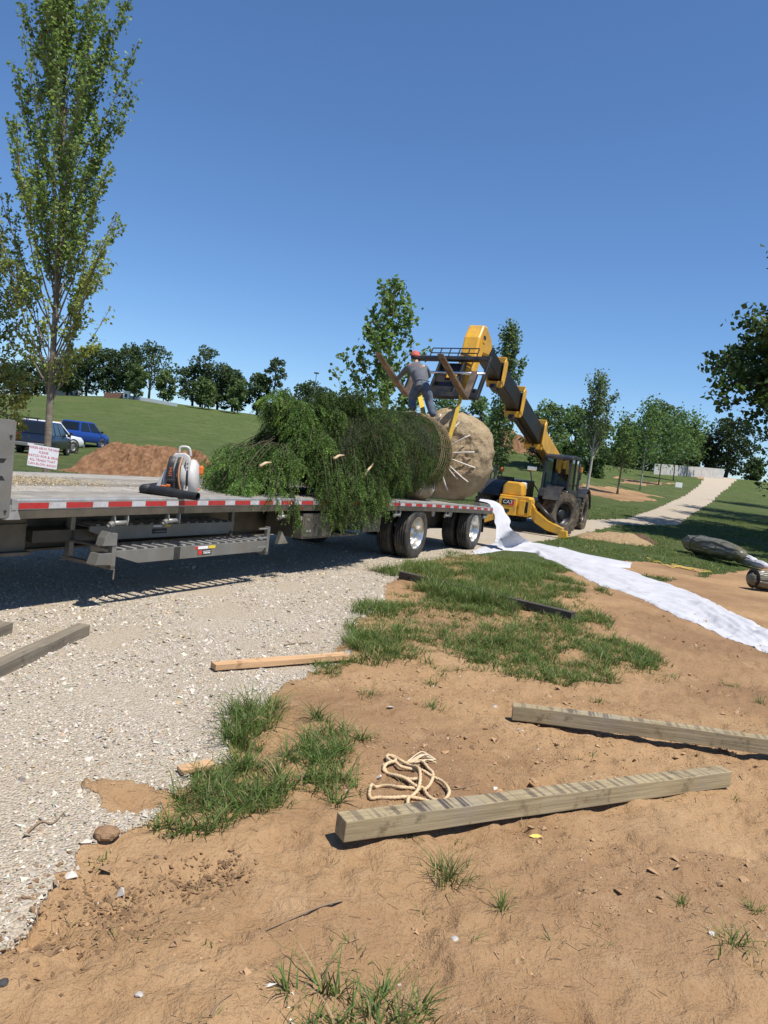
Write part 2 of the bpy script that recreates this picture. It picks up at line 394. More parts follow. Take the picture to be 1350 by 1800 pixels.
def ground_material():
    m, n, l, bs = _new('ground_soil_grass_gravel')
    tc = n.new('ShaderNodeTexCoord'); pos = tc.outputs['Object']
    def att(nm):
        a = n.new('ShaderNodeAttribute'); a.attribute_name = nm; return a.outputs['Fac']
    # soil: orange brown crumbs over darker damp patches
    s1 = noise(n, l, .9, 6, .6, vec=pos); s2 = noise(n, l, 9, 6, .7, vec=pos); s3 = noise(n, l, 60, 4, .7, vec=pos)
    soil = ramp(n, l, s1.outputs[0], [(.3, (.26, .152, .074)), (.5, (.355, .220, .113)), (.72, (.42, .275, .150))]).outputs[0]
    soil = mixc(n, l, ramp(n, l, s2.outputs[0], [(.42, (0, 0, 0)), (.72, (.6, .6, .6))]).outputs[0], soil, (.41, .27, .148))
    soil = mixc(n, l, ramp(n, l, s3.outputs[0], [(.3, (.55, .55, .55)), (.48, (0, 0, 0))]).outputs[0], soil, (.20, .118, .062))
    d1 = noise(n, l, .38, 5, .55, vec=pos); soil = mixc(n, l, ramp(n, l, d1.outputs[0], [(.46, (0, 0, 0)), (.62, (.8, .8, .8))]).outputs[0], soil, (.225, .132, .072))
    d2 = noise(n, l, 2.6, 6, .7, vec=pos); soil = mixc(n, l, ramp(n, l, d2.outputs[0], [(.56, (0, 0, 0)), (.70, (.5, .5, .5))]).outputs[0], soil, (.45, .31, .18))
    # gravel: pale limestone dust and chips
    v = n.new('ShaderNodeTexVoronoi'); v.inputs['Scale'].default_value = 75; l.new(pos, v.inputs['Vector'])
    chips = ramp(n, l, v.outputs['Color'], [(0, (.33, .275, .205)), (.45, (.43, .365, .285)), (1, (.52, .46, .375))]).outputs[0]
    g1 = noise(n, l, 1.1, 5, .6, vec=pos)
    gravel = mixc(n, l, ramp(n, l, g1.outputs[0], [(.40, (0, 0, 0)), (.75, (.75, .75, .75))]).outputs[0], chips, (.42, .34, .24))
    # turf: two greens, straw and bare flecks
    t1 = noise(n, l, .55, 7, .7, vec=pos); t2 = noise(n, l, 7, 5, .75, vec=pos); t3 = noise(n, l, .09, 4, .6, vec=pos)
    turf = ramp(n, l, t1.outputs[0], [(.3, (.072, .104, .028)), (.55, (.110, .146, .044)), (.78, (.160, .180, .070))]).outputs[0]
    turf = mixc(n, l, ramp(n, l, t2.outputs[0], [(.45, (0, 0, 0)), (.75, (.75, .75, .75))]).outputs[0], turf, (.056, .086, .022))
    turf = mixc(n, l, ramp(n, l, t3.outputs[0], [(.45, (0, 0, 0)), (.75, (.5, .5, .5))]).outputs[0], turf, (.125, .130, .058))
    t4 = noise(n, l, 1.5, 7, .75, vec=pos); turf = mixc(n, l, ramp(n, l, t4.outputs[0], [(.46, (0, 0, 0)), (.66, (.7, .7, .7))]).outputs[0], turf, (.046, .076, .018))
    t5 = noise(n, l, .22, 5, .6, vec=pos); turf = mixc(n, l, ramp(n, l, t5.outputs[0], [(.52, (0, 0, 0)), (.7, (.45, .45, .45))]).outputs[0], turf, (.17, .165, .075))
    brk = noise(n, l, 26, 4, .7, vec=pos)
    gf = ramp(n, l, math_(n, l, 'ADD', att('grass'), math_(n, l, 'MULTIPLY', math_(n, l, 'SUBTRACT', brk.outputs[0], .5), .9)), [(.42, (0, 0, 0)), (.6, (1, 1, 1))]).outputs[0]
    rf = ramp(n, l, math_(n, l, 'ADD', att('gravel'), math_(n, l, 'MULTIPLY', math_(n, l, 'SUBTRACT', brk.outputs[0], .5), 1.1)), [(.44, (0, 0, 0)), (.58, (1, 1, 1))]).outputs[0]
    c = mixc(n, l, gf, soil, turf); c = mixc(n, l, rf, c, gravel)
    l.new(c, bs.inputs['Base Color']); bs.inputs['Roughness'].default_value = .95; bs.inputs['Specular IOR Level'].default_value = .15
    # relief
    vb = n.new('ShaderNodeTexVoronoi'); vb.feature = 'DISTANCE_TO_EDGE'; vb.inputs['Scale'].default_value = 7
    wv = mixc(n, l, .25, pos, noise(n, l, 6, 3, .6, vec=pos).outputs['Color']); l.new(wv, vb.inputs['Vector'])
    crack = ramp(n, l, vb.outputs['Distance'], [(0, (0, 0, 0)), (.035, (1, 1, 1))]).outputs[0]
    hs = math_(n, l, 'ADD', math_(n, l, 'MULTIPLY', s3.outputs[0], .22), math_(n, l, 'MULTIPLY', s2.outputs[0], .75))
    hs = math_(n, l, 'ADD', hs, math_(n, l, 'MULTIPLY', crack, .035))
    hg = math_(n, l, 'MULTIPLY', math_(n, l, 'SUBTRACT', 1.0, v.outputs['Distance']), .30)
    h = n.new('ShaderNodeMix'); h.data_type = 'FLOAT'; l.new(rf, h.inputs[0]); l.new(hs, h.inputs[2]); l.new(hg, h.inputs[3])
    hh = n.new('ShaderNodeMix'); hh.data_type = 'FLOAT'; l.new(gf, hh.inputs[0]); l.new(h.outputs[0], hh.inputs[2])
    l.new(math_(n, l, 'MULTIPLY', t2.outputs[0], 4.0), hh.inputs[3])
    bump(n, l, bs, hh.outputs[0], 1.0, .05)
    return m
GMAT = ground_material()
def sub_mesh(name, faces):
    used, inv = np.unique(faces, return_inverse=True)
    return np_mesh(name, GV[used], inv.reshape(-1, 4), GMAT, smooth=True, attrs={'gravel': gravel_a[used], 'grass': grass_a[used]})
o = sub_mesh('ground', quads[~fg]); tag(o, 'bare brown soil and green turf rising to a low hill', kind='structure')
o = sub_mesh('gravel_drive', quads[fg]); tag(o, 'pale crushed stone drive running under the trailer and up the hill', kind='structure')

# ------------------------------------------------------------------ loose stones, clods, straw
def stones(pos, size, tint, flat=.6, seed=1):
    r = np.random.default_rng(seed); N = len(pos)
    base = np.array([[1, 0, 0], [-1, 0, 0], [0, 1, 0], [0, -1, 0], [0, 0, 1], [0, 0, -1]], float)
    v = base[None] * r.uniform(.55, 1.25, (N, 6, 1)) + r.normal(0, .22, (N, 6, 3))
    v[:, :, 2] *= flat
    a = r.uniform(0, 6.283, N); ca, sa = np.cos(a), np.sin(a); t = r.normal(0, .35, (N, 2))
    x = v[:, :, 0] * ca[:, None] - v[:, :, 1] * sa[:, None]; y = v[:, :, 0] * sa[:, None] + v[:, :, 1] * ca[:, None]
    z = v[:, :, 2] + x * t[:, :1] + y * t[:, 1:]
    V = np.stack([x, y, z], -1) * size[:, None, None] + pos[:, None, :]
    f = np.array([[0, 2, 4], [2, 1, 4], [1, 3, 4], [3, 0, 4], [2, 0, 5], [1, 2, 5], [3, 1, 5], [0, 3, 5]])
    Fc = (np.arange(N)[:, None, None] * 6 + f[None]).reshape(-1, 3)
    return V.reshape(-1, 3), Fc, np.repeat(tint, 6, 0)
def in_view(x, y, m_=.62): return np.abs(x / np.maximum(y, .1)) < m_
CLOTH = gp([(885, 985), (830, 976), (860, 953), (935, 952), (985, 960), (1120, 990), (1105, 1004), (1180, 1028), (1240, 1050), (1290, 1076), (1348, 1104), (1400, 1130), (1400, 1172), (1338, 1146), (1260, 1117), (1195, 1087), (1125, 1054), (1045, 1026), (985, 996)])
def under_cloth(x, y): return poly_mask(x, y, CLOTH)
N0 = 470000
x = RNG.uniform(-7, 4, N0); y = RNG.uniform(1.2, 15.5, N0)
g, _ = masks(x, y); r = np.hypot(x, y)
keep = g & in_view(x, y) & (RNG.random(N0) < np.clip(1.15 - r / 13, .12, 1)) & (fbm(x * 2, y * 2, 77, 3) > .22 + .12 * RNG.random(N0))
x, y, r = x[keep], y[keep], r[keep]
sz = RNG.uniform(.0028, .0085, len(x)) * (1 + 1.3 * (RNG.random(len(x)) < .05)) * (1 + r * .05)
b = RNG.uniform(.28, .62, len(x))[:, None] * np.array([1, .90, .76])[None] + RNG.normal(0, .015, (len(x), 3))
b[RNG.random(len(x)) < .07] *= np.array([.85, .68, .5]); b[RNG.random(len(x)) < .04] *= .6
V, Fc, T = stones(np.stack([x, y, surf(x, y) + sz * .15], -1), sz, b, .5, 3)
smat = leafmat('stone_chips', trans=0.0, rough=.9, spec=.2)
tag(np_mesh('gravel', V, Fc, smat, tint=T), 'loose grey and tan limestone chips on the drive', kind='stuff')
N1 = 160000
x = RNG.uniform(-2.5, 6, N1); y = RNG.uniform(1.2, 11, N1); g, gr = masks(x, y)
keep = ~g & ~under_cloth(x, y) & in_view(x, y) & (RNG.random(N1) < .42 * np.clip(1.3 - np.hypot(x, y) / 9, .05, 1)) & (fbm(x * 1.7, y * 1.7, 99, 3) > .42)
x, y = x[keep], y[keep]; sz = RNG.uniform(.0025, .008, len(x)) * (1 + 2.2 * (RNG.random(len(x)) < .07))
b = RNG.uniform(.75, 1.2, len(x))[:, None] * np.array([.34, .215, .120])[None]
st = RNG.random(len(x)) < .03; b[st] = RNG.uniform(.4, .6, (st.sum(), 1)) * np.array([1, .93, .82])
dug = [(205, 1583, .09), (200, 1590, .05), (345, 1535, .08), (330, 1555, .05), (400, 1528, .06), (150, 1600, .16), (60, 1650, .2), (185, 1560, .1)]
for px, py, sp_ in dug:
    c = G(px, py); nn = 130; xx, yy = RNG.normal(c.x, sp_, nn), RNG.normal(c.y, sp_ * .8, nn)
    x = np.concatenate([x, xx]); y = np.concatenate([y, yy]); sz = np.concatenate([sz, RNG.uniform(.003, .013, nn)]); b = np.concatenate([b, RNG.uniform(.45, 1.0, nn)[:, None] * np.array([.30, .185, .10])[None]])
V, Fc, T = stones(np.stack([x, y, surf(x, y) + sz * .2], -1), sz, b, .6, 5)
tag(np_mesh('soil_clods', V, Fc, smat, tint=T), 'crumbs of brown soil scattered over the bare ground', kind='stuff')

def blades(B, h, az, bend, w, tint, seg=3, seed=2):
    r = np.random.default_rng(seed); N = len(B)
    fs = np.linspace(0, 1, seg + 1); dirv = np.stack([np.cos(az), np.sin(az), 0 * az], -1)
    wa = az + math.pi / 2 + r.normal(0, .7, N); wd = np.stack([np.cos(wa), np.sin(wa), 0 * wa], -1)
    V = []
    for i, f in enumerate(fs):
        c = B + dirv * (h * bend * f ** 1.7)[:, None]; c[:, 2] += h * f * (1 - .45 * np.minimum(bend, 1.2) * f ** 1.3)
        if i < seg:
            ww = (w * (1 - .75 * f ** 1.6))[:, None] * wd * .5
            V += [c - ww, c + ww]
        else: V.append(c)
    V = np.stack(V, 1); k = V.shape[1]; f = []
    for i in range(seg - 1):
        q = 2 * i; f += [[q, q + 1, q + 3], [q, q + 3, q + 2]]
    q = 2 * (seg - 1); f.append([q, q + 1, q + 2])
    Fc = (np.arange(N)[:, None, None] * k + np.array(f)[None]).reshape(-1, 3)
    tt = np.repeat(tint[:, None, :], k, 1)
    return V.reshape(-1, 3), Fc, tt.reshape(-1, 3)
def grass_tint(N, r, straw=.06, yellow=0.0):
    g = r.uniform(.55, 1.25, N)[:, None] * np.array([.118, .172, .044])[None]
    g *= r.normal(1, .08, (N, 3)); g[:, 0] += yellow * r.random(N) * .06
    s = r.random(N) < straw; g[s] = r.uniform(.7, 1.2, (s.sum(), 1)) * np.array([.36, .29, .15])
    return np.clip(g, .01, 1)
def tuft_set(cx, cy, nb, h, spread, bendr, wr, r, straw=.06, seg=3):
    k = np.repeat(np.arange(len(cx)), nb); N = len(k)
    az = r.uniform(0, 6.283, N); d = np.abs(r.normal(0, 1, N)) * spread[k]
    x = cx[k] + np.cos(az) * d; y = cy[k] + np.sin(az) * d
    hh = h[k] * r.uniform(.35, 1.15, N); az2 = az + r.normal(0, .8, N)
    z = surf(x, y) - .008
    return blades(np.stack([x, y, z], -1), hh, az2, r.uniform(*bendr, N), r.uniform(*wr, N), grass_tint(N, r, straw), seg, int(r.integers(1e6)))
def merge(parts):
    V = []; F2 = []; T = []; b = 0
    for v, f, t in parts: V.append(v); F2.append(f + b); T.append(t); b += len(v)
    return np.concatenate(V), np.concatenate(F2), np.concatenate(T)
def scatter(poly, dens, r, thr=.0, ns=2.0, seed=1, edge=0.0):
    xs = [p[0] for p in poly]; ys = [p[1] for p in poly]
    n_ = int((max(xs) - min(xs)) * (max(ys) - min(ys)) * dens)
    x = r.uniform(min(xs), max(xs), n_); y = r.uniform(min(ys), max(ys), n_)
    jx = x + (fbm(x * 3.1, y * 3.1, 21, 4) - .47) * .45; jy = y + (fbm(x * 3.1, y * 3.1, 55, 4) - .47) * .45
    jx = jx + (fbm(x * 1.1, y * 1.1, seed + 300, 3) - .45) * edge; jy = jy + (fbm(x * 1.1, y * 1.1, seed + 400, 3) - .45) * edge
    k = poly_mask(jx, jy, poly) & (fbm(x * ns, y * ns, seed, 3) > thr + r.normal(0, .05, n_))
    return x[k], y[k]
rg = np.random.default_rng(40)
bmat = leafmat('grass_blade', .35, .55, .25)
parts = []
x, y = scatter(MOUND, 150, rg, .385, 1.6, 60, 2.2)
hb = .09 + .17 * fbm(x * .8, y * .8, 61, 2)
k = ~under_cloth(x, y); x, y, hb = x[k], y[k], hb[k]
parts.append(tuft_set(x, y, 20, hb, np.full(len(x), .045), (.4, 1.1), (.005, .010), rg))
x, y = scatter(MOUND, 200, rg, .30, 1.6, 62, 2.6); parts.append(tuft_set(x, y, 6, np.full(len(x), .08), np.full(len(x), .06), (.5, 1.3), (.005, .009), rg, .25))
for k_, (p, dn, hh_) in enumerate(zip(PATCHES, (300, 190, 170, 150, 80, 95), (.15, .24, .15, .11, .10, .15))):
    x, y = scatter(p, dn, rg, .27 if k_ < 5 else .38, 3.0, 70 + k_)
    parts.append(tuft_set(x, y, 20, hh_ * rg.uniform(.5, 1.25, len(x)), np.full(len(x), .026), (.4, 1.15), (.0035, .0085), rg, .07 if k_ < 5 else .16))
    x, y = scatter(p, dn * 2, rg, .32, 3.0, 80 + k_)
    parts.append(tuft_set(x, y, 3, np.full(len(x), .05), np.full(len(x), .06), (.6, 1.4), (.003, .006), rg, .5))
tall = gp([(742, 1026), (800, 1030), (870, 1046), (905, 1062), (880, 1078), (800, 1062), (752, 1050)])
x, y = scatter(tall, 260, rg, .1, 2.0, 77); parts.append(tuft_set(x, y, 18, rg.uniform(.14, .30, len(x)), np.full(len(x), .04), (.3, .9), (.005, .010), rg))
x = rg.uniform(-1.5, 5, 900); y = rg.uniform(1.8, 11, 900); g, gr = masks(x, y); k = ~g & in_view(x, y) & (fbm(x * 1.2, y * 1.2, 140, 3) > .47) & ~under_cloth(x, y); x, y = x[k], y[k]
parts.append(tuft_set(x, y, 5, rg.uniform(.025, .09, len(x)), np.full(len(x), .018), (.4, 1.4), (.0025, .006), rg, .35))
V, Fc, T = merge(parts)
tag(np_mesh('grass', V, Fc, bmat, tint=T), 'long green grass growing in clumps along the drive and over the mound', kind='stuff')
# turf on the lawn behind the cloth, and the strip behind the trailer
parts = []
N2 = 60000
x = rg.uniform(-12, 20, N2); y = rg.uniform(10.5, 40, N2); g, gr = masks(x, y)
k = gr & (np.abs(x / y) < .62) & (rg.random(N2) < np.where(x < 0, .55, 1)) & ~((x < 1) & (y < 22)) & ~under_cloth(x, y) & (fbm(x * .7, y * .7, 90, 3) > .36)
x, y = x[k], y[k]
parts.append(tuft_set(x, y, 4, .07 + .10 * fbm(x * .5, y * .5, 91, 2), np.full(len(x), .07), (.4, 1.2), (.010, .020), rg, .12, 2))
V, Fc, T = merge(parts)
tag(np_mesh('lawn', V, Fc, bmat, tint=T), 'mown green lawn beyond the white cloth', kind='stuff')
# straw flecks
N3 = 3600
x = rg.uniform(-1.6, 4, N3); y = rg.uniform(1.6, 8, N3); g, gr = masks(x, y); k = ~g & in_view(x, y) & ~under_cloth(x, y); x, y = x[k], y[k]
L = rg.uniform(.012, .05, len(x)); az = rg.uniform(0, 6.28, len(x))
st = rg.uniform(.5, 1.1, (len(x), 1)) * np.array([.40, .29, .17])
dv = np.stack([np.cos(az), np.sin(az), 0 * az], -1); pv = np.stack([-np.sin(az), np.cos(az), 0 * az], -1) * rg.uniform(.0006, .0017, len(x))[:, None]
c = np.stack([x, y, surf(x, y) + .004], -1); e = c + dv * L[:, None]; e[:, 2] = surf(e[:, 0], e[:, 1]) + .005
V = np.stack([c - pv, c + pv, e + pv, e - pv], 1).reshape(-1, 3)
tag(np_mesh('straw', V, np.arange(len(x) * 4).reshape(-1, 4), bmat, tint=np.repeat(st, 4, 0)), 'dry straw and root flecks lying on the bare soil', kind='stuff')

# single tufts one can point to
TUFTS = [(790, 1545, 120, .15, .055, .2, 'green grass tuft with exposed roots in front of the near timber'),
         (880, 1612, 26, .10, .02, .1, 'thin little grass tuft below the timber, alone on bare soil'),
         (1197, 1592, 45, .06, .03, .05, 'low grass tuft right of the near timber, on bare soil'),
         (1290, 1665, 60, .10, .05, .05, 'grass tuft near the right border beside the dark shadow'),
         (1325, 1612, 30, .06, .03, .05, 'smallest sprig of grass above the right border tuft'),
         (1285, 1208, 60, .10, .05, .15, 'grass tuft above the farther timber, short and pale'),
         (1335, 1238, 40, .11, .03, .15, 'grass tuft above the farther timber at the right border'),
         (760, 1248, 70, .09, .06, .2, 'loose grass tuft between the mound and the rope'),
         (650, 1222, 60, .10, .05, .1, 'grass tuft just below the tan board on bare soil'),
         (1052, 1238, 40, .08, .04, .15, 'grass tuft behind the end of the farther timber'),
         (180, 1510, 24, .05, .03, .1, 'tiny green sprig at the edge of the gravel beside a clod'),
         (1100, 955, 20, .2, .05, .1, None)]
for px, py, nb, h_, sp, straw, lab in TUFTS:
    if lab is None: continue
    c = GG(px, py); rr = np.random.default_rng(px)
    V, Fc, T = tuft_set(np.zeros(1), np.zeros(1), nb, np.full(1, h_), np.full(1, sp), (.3, 1.2), (.003, .0065), rr, straw)
    zz = np.zeros(len(V)); V[:, 2] -= surf(np.zeros(1), np.zeros(1))[0]
    o = np_mesh('grass_tuft', V, Fc, bmat, tint=T); o.location = (c.x, c.y, c.z)
    tag(o, lab, 'grass tuft', 'lone tufts of grass on the bare soil')
# ================================================================== TRAILER
TX, TY, TTH = -2.879, 5.821, 0.45526
TROT = math.pi / 2 - TTH
TD = Vector((math.sin(TTH), math.cos(TTH), 0)); TN = Vector((-math.cos(TTH), math.sin(TTH), 0))
def TW(t, v, z): return Vector((TX, TY, 0)) + TD * t + TN * v + Vector((0, 0, z))
def bow(t): return .0194 * t - .00221 * t * t if t > 0 else 0.0
def bowv(v): return (v[0], v[1], v[2] + bow(v[0]))
alu = mat('trailer_aluminium', (.20, .195, .175), (.29, .28, .255), .5, .55, 3, .1, 60, dirt=(.22, .19, .15), dscale=2.2)
aluw = mat('rail_aluminium_bright', (.32, .32, .31), (.44, .44, .42), .45, .5, 6, .1, 60, dirt=(.25, .22, .18), dscale=5)
olive = mat('painted_frame_metal', (.075, .068, .052), (.115, .105, .08), .6, .25, 3, .08, 50, dirt=(.16, .13, .095))
darks = mat('dark_chassis_steel', (.018, .017, .016), (.04, .038, .035), .65, .2, 5, .1, 60, dirt=(.07, .058, .045))
plankms = [mat('weathered_deck_plank_%s' % nm_k, tuple(v * s_k for v in (.20, .185, .165)), tuple(v * s_k for v in (.32, .30, .27)), .85, 0, 7, .5, 60, .2, dirt=tuple(v * s_k for v in (.30, .26, .20)), dscale=4) for nm_k, s_k in (('grey', 1.0), ('dark', .72), ('pale', 1.18), ('mid', .86))]
redm = mat('red_reflector', (.36, .018, .02), (.46, .03, .03), .35, 0, 20, dirt=(.22, .05, .04), dscale=14)
whitem = mat('white_reflector', (.42, .42, .44), (.52, .52, .54), .35, 0, 20, dirt=(.32, .29, .25), dscale=9)
rubber = mat('tyre_rubber', (.028, .027, .026), (.05, .048, .045), .8, 0, 10, .2, 60, .3, dirt=(.13, .11, .085), dscale=4)
polish = mat('polished_rim', (.62, .60, .56), (.75, .74, .71), .28, .9, 5, dirt=(.35, .31, .25), dscale=5)
black = mat('black_plastic', (.012, .012, .013), (.022, .022, .023), .5, 0, 12, .1, 80)
whitep = mat('white_paint', (.70, .70, .69), (.80, .80, .79), .45, 0, 6)
redp = mat('red_print', (.50, .03, .03), (.58, .05, .04), .5)
yelp = mat('yellow_print', (.68, .50, .02), (.75, .56, .04), .5)

trailer = thing('flatbed_trailer', 'long step-deck flatbed trailer with red and white reflective side stripes on the gravel', 'trailer', (TX, TY, 0), TROT)
def seg_box(mb, t0, t1, v0, v1, z0, z1, n=14):
    rings = [[Vector((t0 + (t1 - t0) * i / n, v, z)) for v, z in ((v0, z0), (v1, z0), (v1, z1), (v0, z1))] for i in range(n + 1)]
    mb.loft(rings); return mb
def rail(poly, t0, t1, name, m, n=14, bevel=0):
    mb = MB(); mb.loft([[Vector((t0 + (t1 - t0) * i / n, v, z)) for v, z in poly] for i in range(n + 1)])
    return mb.build(name, m, trailer, bevel=bevel, fn=bowv)
LEN0, LEN1 = -.06, 12.10
w = 2.47 / 10
for i in range(10):
    v0 = .06 + i * w
    seg_box(MB(), LEN0, LEN1, v0 + .006, v0 + w - .006, .955, .998 + random.uniform(-.003, .003)).build('plank', plankms[(i * 7 + i // 3) % 4], trailer, bevel=.004, fn=bowv)
for side in (0, 1):
    f = (lambda v: v) if side == 0 else (lambda v: 2.59 - v)
    rail([(f(0), .912), (f(.055), .912), (f(.055), 1.0), (f(.012), 1.0), (f(0), .988)], LEN0, LEN1, 'side_rail', aluw, bevel=.003)
    rail([(f(.012), .838), (f(.075), .838), (f(.075), .9115), (f(.003), .9115)], LEN0 + .02, LEN1, 'rub_rail', olive, bevel=.003)
for k in range(27):
    t = k * .457
    for nm, m, a, b in (('red_stripe', redm, 0, .279), ('white_stripe', whitem, .282, .454)):
        e = min(t + b, LEN1 - .01)
        if e - t - a < .03: continue
        seg_box(MB(), t + a, e, -.003, -.0004, .9215, .9695, 2).build(nm, m, trailer, fn=bowv)
for vv in (.78, 1.81):
    mb = MB(); seg_box(mb, -3.4, 11.9, vv - .006, vv + .006, .44, .83); seg_box(mb, -3.4, 11.9, vv - .075, vv + .075, .83, .848); seg_box(mb, -3.4, 11.9, vv - .075, vv + .075, .42, .44)
    mb.build('main_beam', olive, trailer, fn=bowv)
for i in range(24):
    t = .25 + i * .5
    MB().bb(t - .03, t + .03, .09, 2.5, .85, .95).build('cross_member', darks, trailer, fn=bowv)
# raised front deck and its side plate
MB().bb(-3.4, -.09, .012, 2.58, 1.44, 1.565).build('upper_deck', alu, trailer, bevel=.006)
MB().prism([(-3.4, .85), (-.115, .85), (-.082, .87), (-.082, 1.60), (-.10, 1.615), (-3.4, 1.615)], (0, -.012, 0), (1, 0, 0), (0, 0, 1), (0, .02, 0)).build('side_plate', alu, trailer, bevel=.003)
MB().bb(-.11, -.088, .02, 2.57, 1.0, 1.44).build('step_face', olive, trailer)
for z in (.905, 1.49): MB().cyl((-.125, -.012, z), (-.125, -.022, z), .011, 10).build('bolt', darks, trailer)
for z, s_ in ((1.28, 1), (1.18, -1)):
    MB().prism([(-.30, 0), (-.17, 0), (-.145, .035 * s_), (-.21, .035 * s_)], (0, -.0128, z), (1, 0, 0), (0, 0, 1), (0, .0006, 0)).build('emblem_bar', black, trailer)
MB().prism([(-.12, .835), (.03, .835), (-.02, .95), (-.08, .95)], (0, -.004, 0), (1, 0, 0), (0, 0, 1), (0, .03, 0)).build('corner_gusset', aluw, trailer, bevel=.004)
MB().bb(-.065, -.02, -.01, .06, .91, 1.004).build('rail_end_cap', aluw, trailer, bevel=.006)
# folded panel and stowage behind the gooseneck
mb = MB(); mb.bb(-3.4, .42, .42, .44, .50, .83); mb.bb(-3.4, .44, .36, .44, .47, .50); mb.bb(-3.4, .42, .40, .44, .725, .74); mb.build('gooseneck_panel', olive, trailer, bevel=.004)
MB().bb(.55, 1.25, .5, .74, .55, .66).build('stowage_tray', olive, trailer, bevel=.004)
# winches under the rail
def winch(t):
    mb = MB()
    for s_ in (0, .16):
        mb.prism([(0, 0), (.035, .0), (.045, .07), (.02, .10), (0, .10), (-.01, .05)], (t + s_, .02, .74), (0, 1, 0), (0, 0, 1), (.012, 0, 0))
    o = mb.build('winch', aluw, trailer, bevel=.002, fn=bowv)
    MB().cyl((t + .0, .04, .765), (t + .17, .04, .765), .021, 12).build('roller', aluw, o, True, fn=bowv)
    m2 = MB(); m2.cyl((t - .05, .03, .745), (t - .005, .035, .76), .03, 10); m2.cyl((t - .075, .03, .735), (t - .03, .03, .745), .016, 8); m2.build('ratchet_cap', alu, o, fn=bowv)
for t in (1.02, 1.72, 3.72, 7.05, 9.3, 11.6): winch(t)
# ramps hung on brackets below the deck
def ramp_obj(t0, t1, v0, v1, z0, z1, label, rungs):
    rt = thing('loading_ramp', label, 'ramp', (TX, TY, 0), TROT, 'loading ramps stowed under the deck')
    for v in (v0, v1):
        MB().prism([(t0, z1), (t1, z1), (t1, z1 - .03), (t1 - .10, z0), (t0 + .28, z0), (t0, z1 - .05)], (0, v - .012, 0), (1, 0, 0), (0, 0, 1), (0, .024, 0)).build('side_beam', alu, rt, bevel=.003)
    for i in range(rungs):
        t = t0 + .12 + (t1 - t0 - .2) * i / (rungs - 1)
        MB().beam((t, v0 + .013, z1 - .005), (t, v1 - .013, z1 - .005), .045, .035).build('rung', aluw, rt, bevel=.004)
    return rt
r1 = ramp_obj(1.02, 3.40, -.03, .30, .405, .535, 'near aluminium loading ramp with coloured decals hung under the deck edge', 17)
def decal(parent, t0, t1, z0, z1, v, m, name): return MB().bb(t0, t1, v - .0012, v, z0, z1).build(name, m, parent)
decal(r1, 2.09, 2.30, .492, .522, -.0425, whitep, 'decal'); decal(r1, 2.09, 2.14, .4925, .5215, -.0438, redp, 'decal'); decal(r1, 2.31, 2.42, .493, .524, -.0425, yelp, 'decal')
decal(r1, 2.14, 2.36, .428, .484, -.0425, black, 'decal'); decal(r1, 2.145, 2.21, .432, .480, -.0438, redp, 'decal')
for k in range(5): decal(r1, 2.232 + k * .023, 2.248 + k * .023, .44, .455, -.0438, whitep, 'decal')
decal(r1, 2.225, 2.345, .463, .469, -.0438, whitep, 'decal')
decal(r1, 1.78, 1.87, .407, .533, -.0425, darks, 'tube_shadow')  # cast shadow of the blower tube, painted on the ramp side
r2 = ramp_obj(1.10, 3.30, .42, .74, .56, .70, 'inner loading ramp half hidden behind the near one under the deck', 15)
decal(r2, 1.92, 2.14, .60, .655, .4075, black, 'decal'); decal(r2, 1.94, 2.06, .672, .688, .4075, whitep, 'decal'); decal(r2, 2.10, 2.19, .672, .69, .4075, yelp, 'decal')
for k in range(6): decal(r2, 1.97 + k * .026, 1.988 + k * .026, .615, .628, .4062, alu, 'decal')
for t in (.96, 3.36):
    mb = MB()
    mb.bb(t, t + .05, -.05, .0, .37, .70); mb.bb(t + .0, t + .05, -.05, .6, .365, .40); mb.bb(t, t + .05, .0, .6, .545, .565); mb.bb(t, t + .05, .5, .56, .40, .86)
    o = mb.build('ramp_bracket', alu, trailer, bevel=.003)
    if t < 2:
        MB().prism([(-.14, -.04), (.02, -.04), (.02, .05), (-.08, .09), (-.12, .03)], (t + .02, -.06, .63), (1, 0, 0), (0, 0, 1), (0, .10, 0)).build('hook_plate', alu, o, bevel=.003)
        MB().prism([(-.18, -.05), (.0, -.06), (.0, .05), (-.14, .05)], (t + .0, -.05, .47), (1, 0, 0), (0, 0, 1), (0, .12, 0)).build('hook_plate', alu, o, bevel=.003)
        MB().cyl((t + .06, -.03, .37), (t + .06, -.03, .27), .008, 6).build('lock_pin', alu, o)
    else:
        for z in (.45, .56, .67): MB().bb(t - .16, t + .03, -.045, -.03, z, z + .018).build('bracket_bar', aluw, o)
# toolbox, open battery tray, mudguard
o = MB().bb(4.25, 5.02, .03, .62, .46, .80).build('toolbox', olive, trailer, bevel=.008, fn=bowv)
MB().bb(4.28, 4.99, .022, .03, .485, .775).build('door', olive, o, bevel=.004, fn=bowv)
MB().cyl((4.36, .022, .715), (4.36, .012, .715), .018, 12).build('latch', polish, o, fn=bowv)
for t in (4.33, 4.40): MB().bb(t, t + .045, .016, .0225, .55, .58).build('latch', aluw, o, fn=bowv)
MB().cyl((4.18, .02, .735), (4.18, .10, .735), .032, 14).build('side_lamp', polish, trailer, fn=bowv)
mb = MB(); mb.bb(5.06, 5.85, .03, .55, .46, .485); mb.bb(5.06, 5.09, .5, .55, .46, .83); mb.bb(5.82, 5.85, .5, .55, .46, .83); mb.build('equipment_tray', olive, trailer, fn=bowv)
MB().cyl((5.15, .30, .60), (5.75, .30, .60), .10, 18).build('air_tank', mat('air_tank_paint', (.10, .085, .02), (.16, .13, .03), .6), trailer, True, fn=bowv)
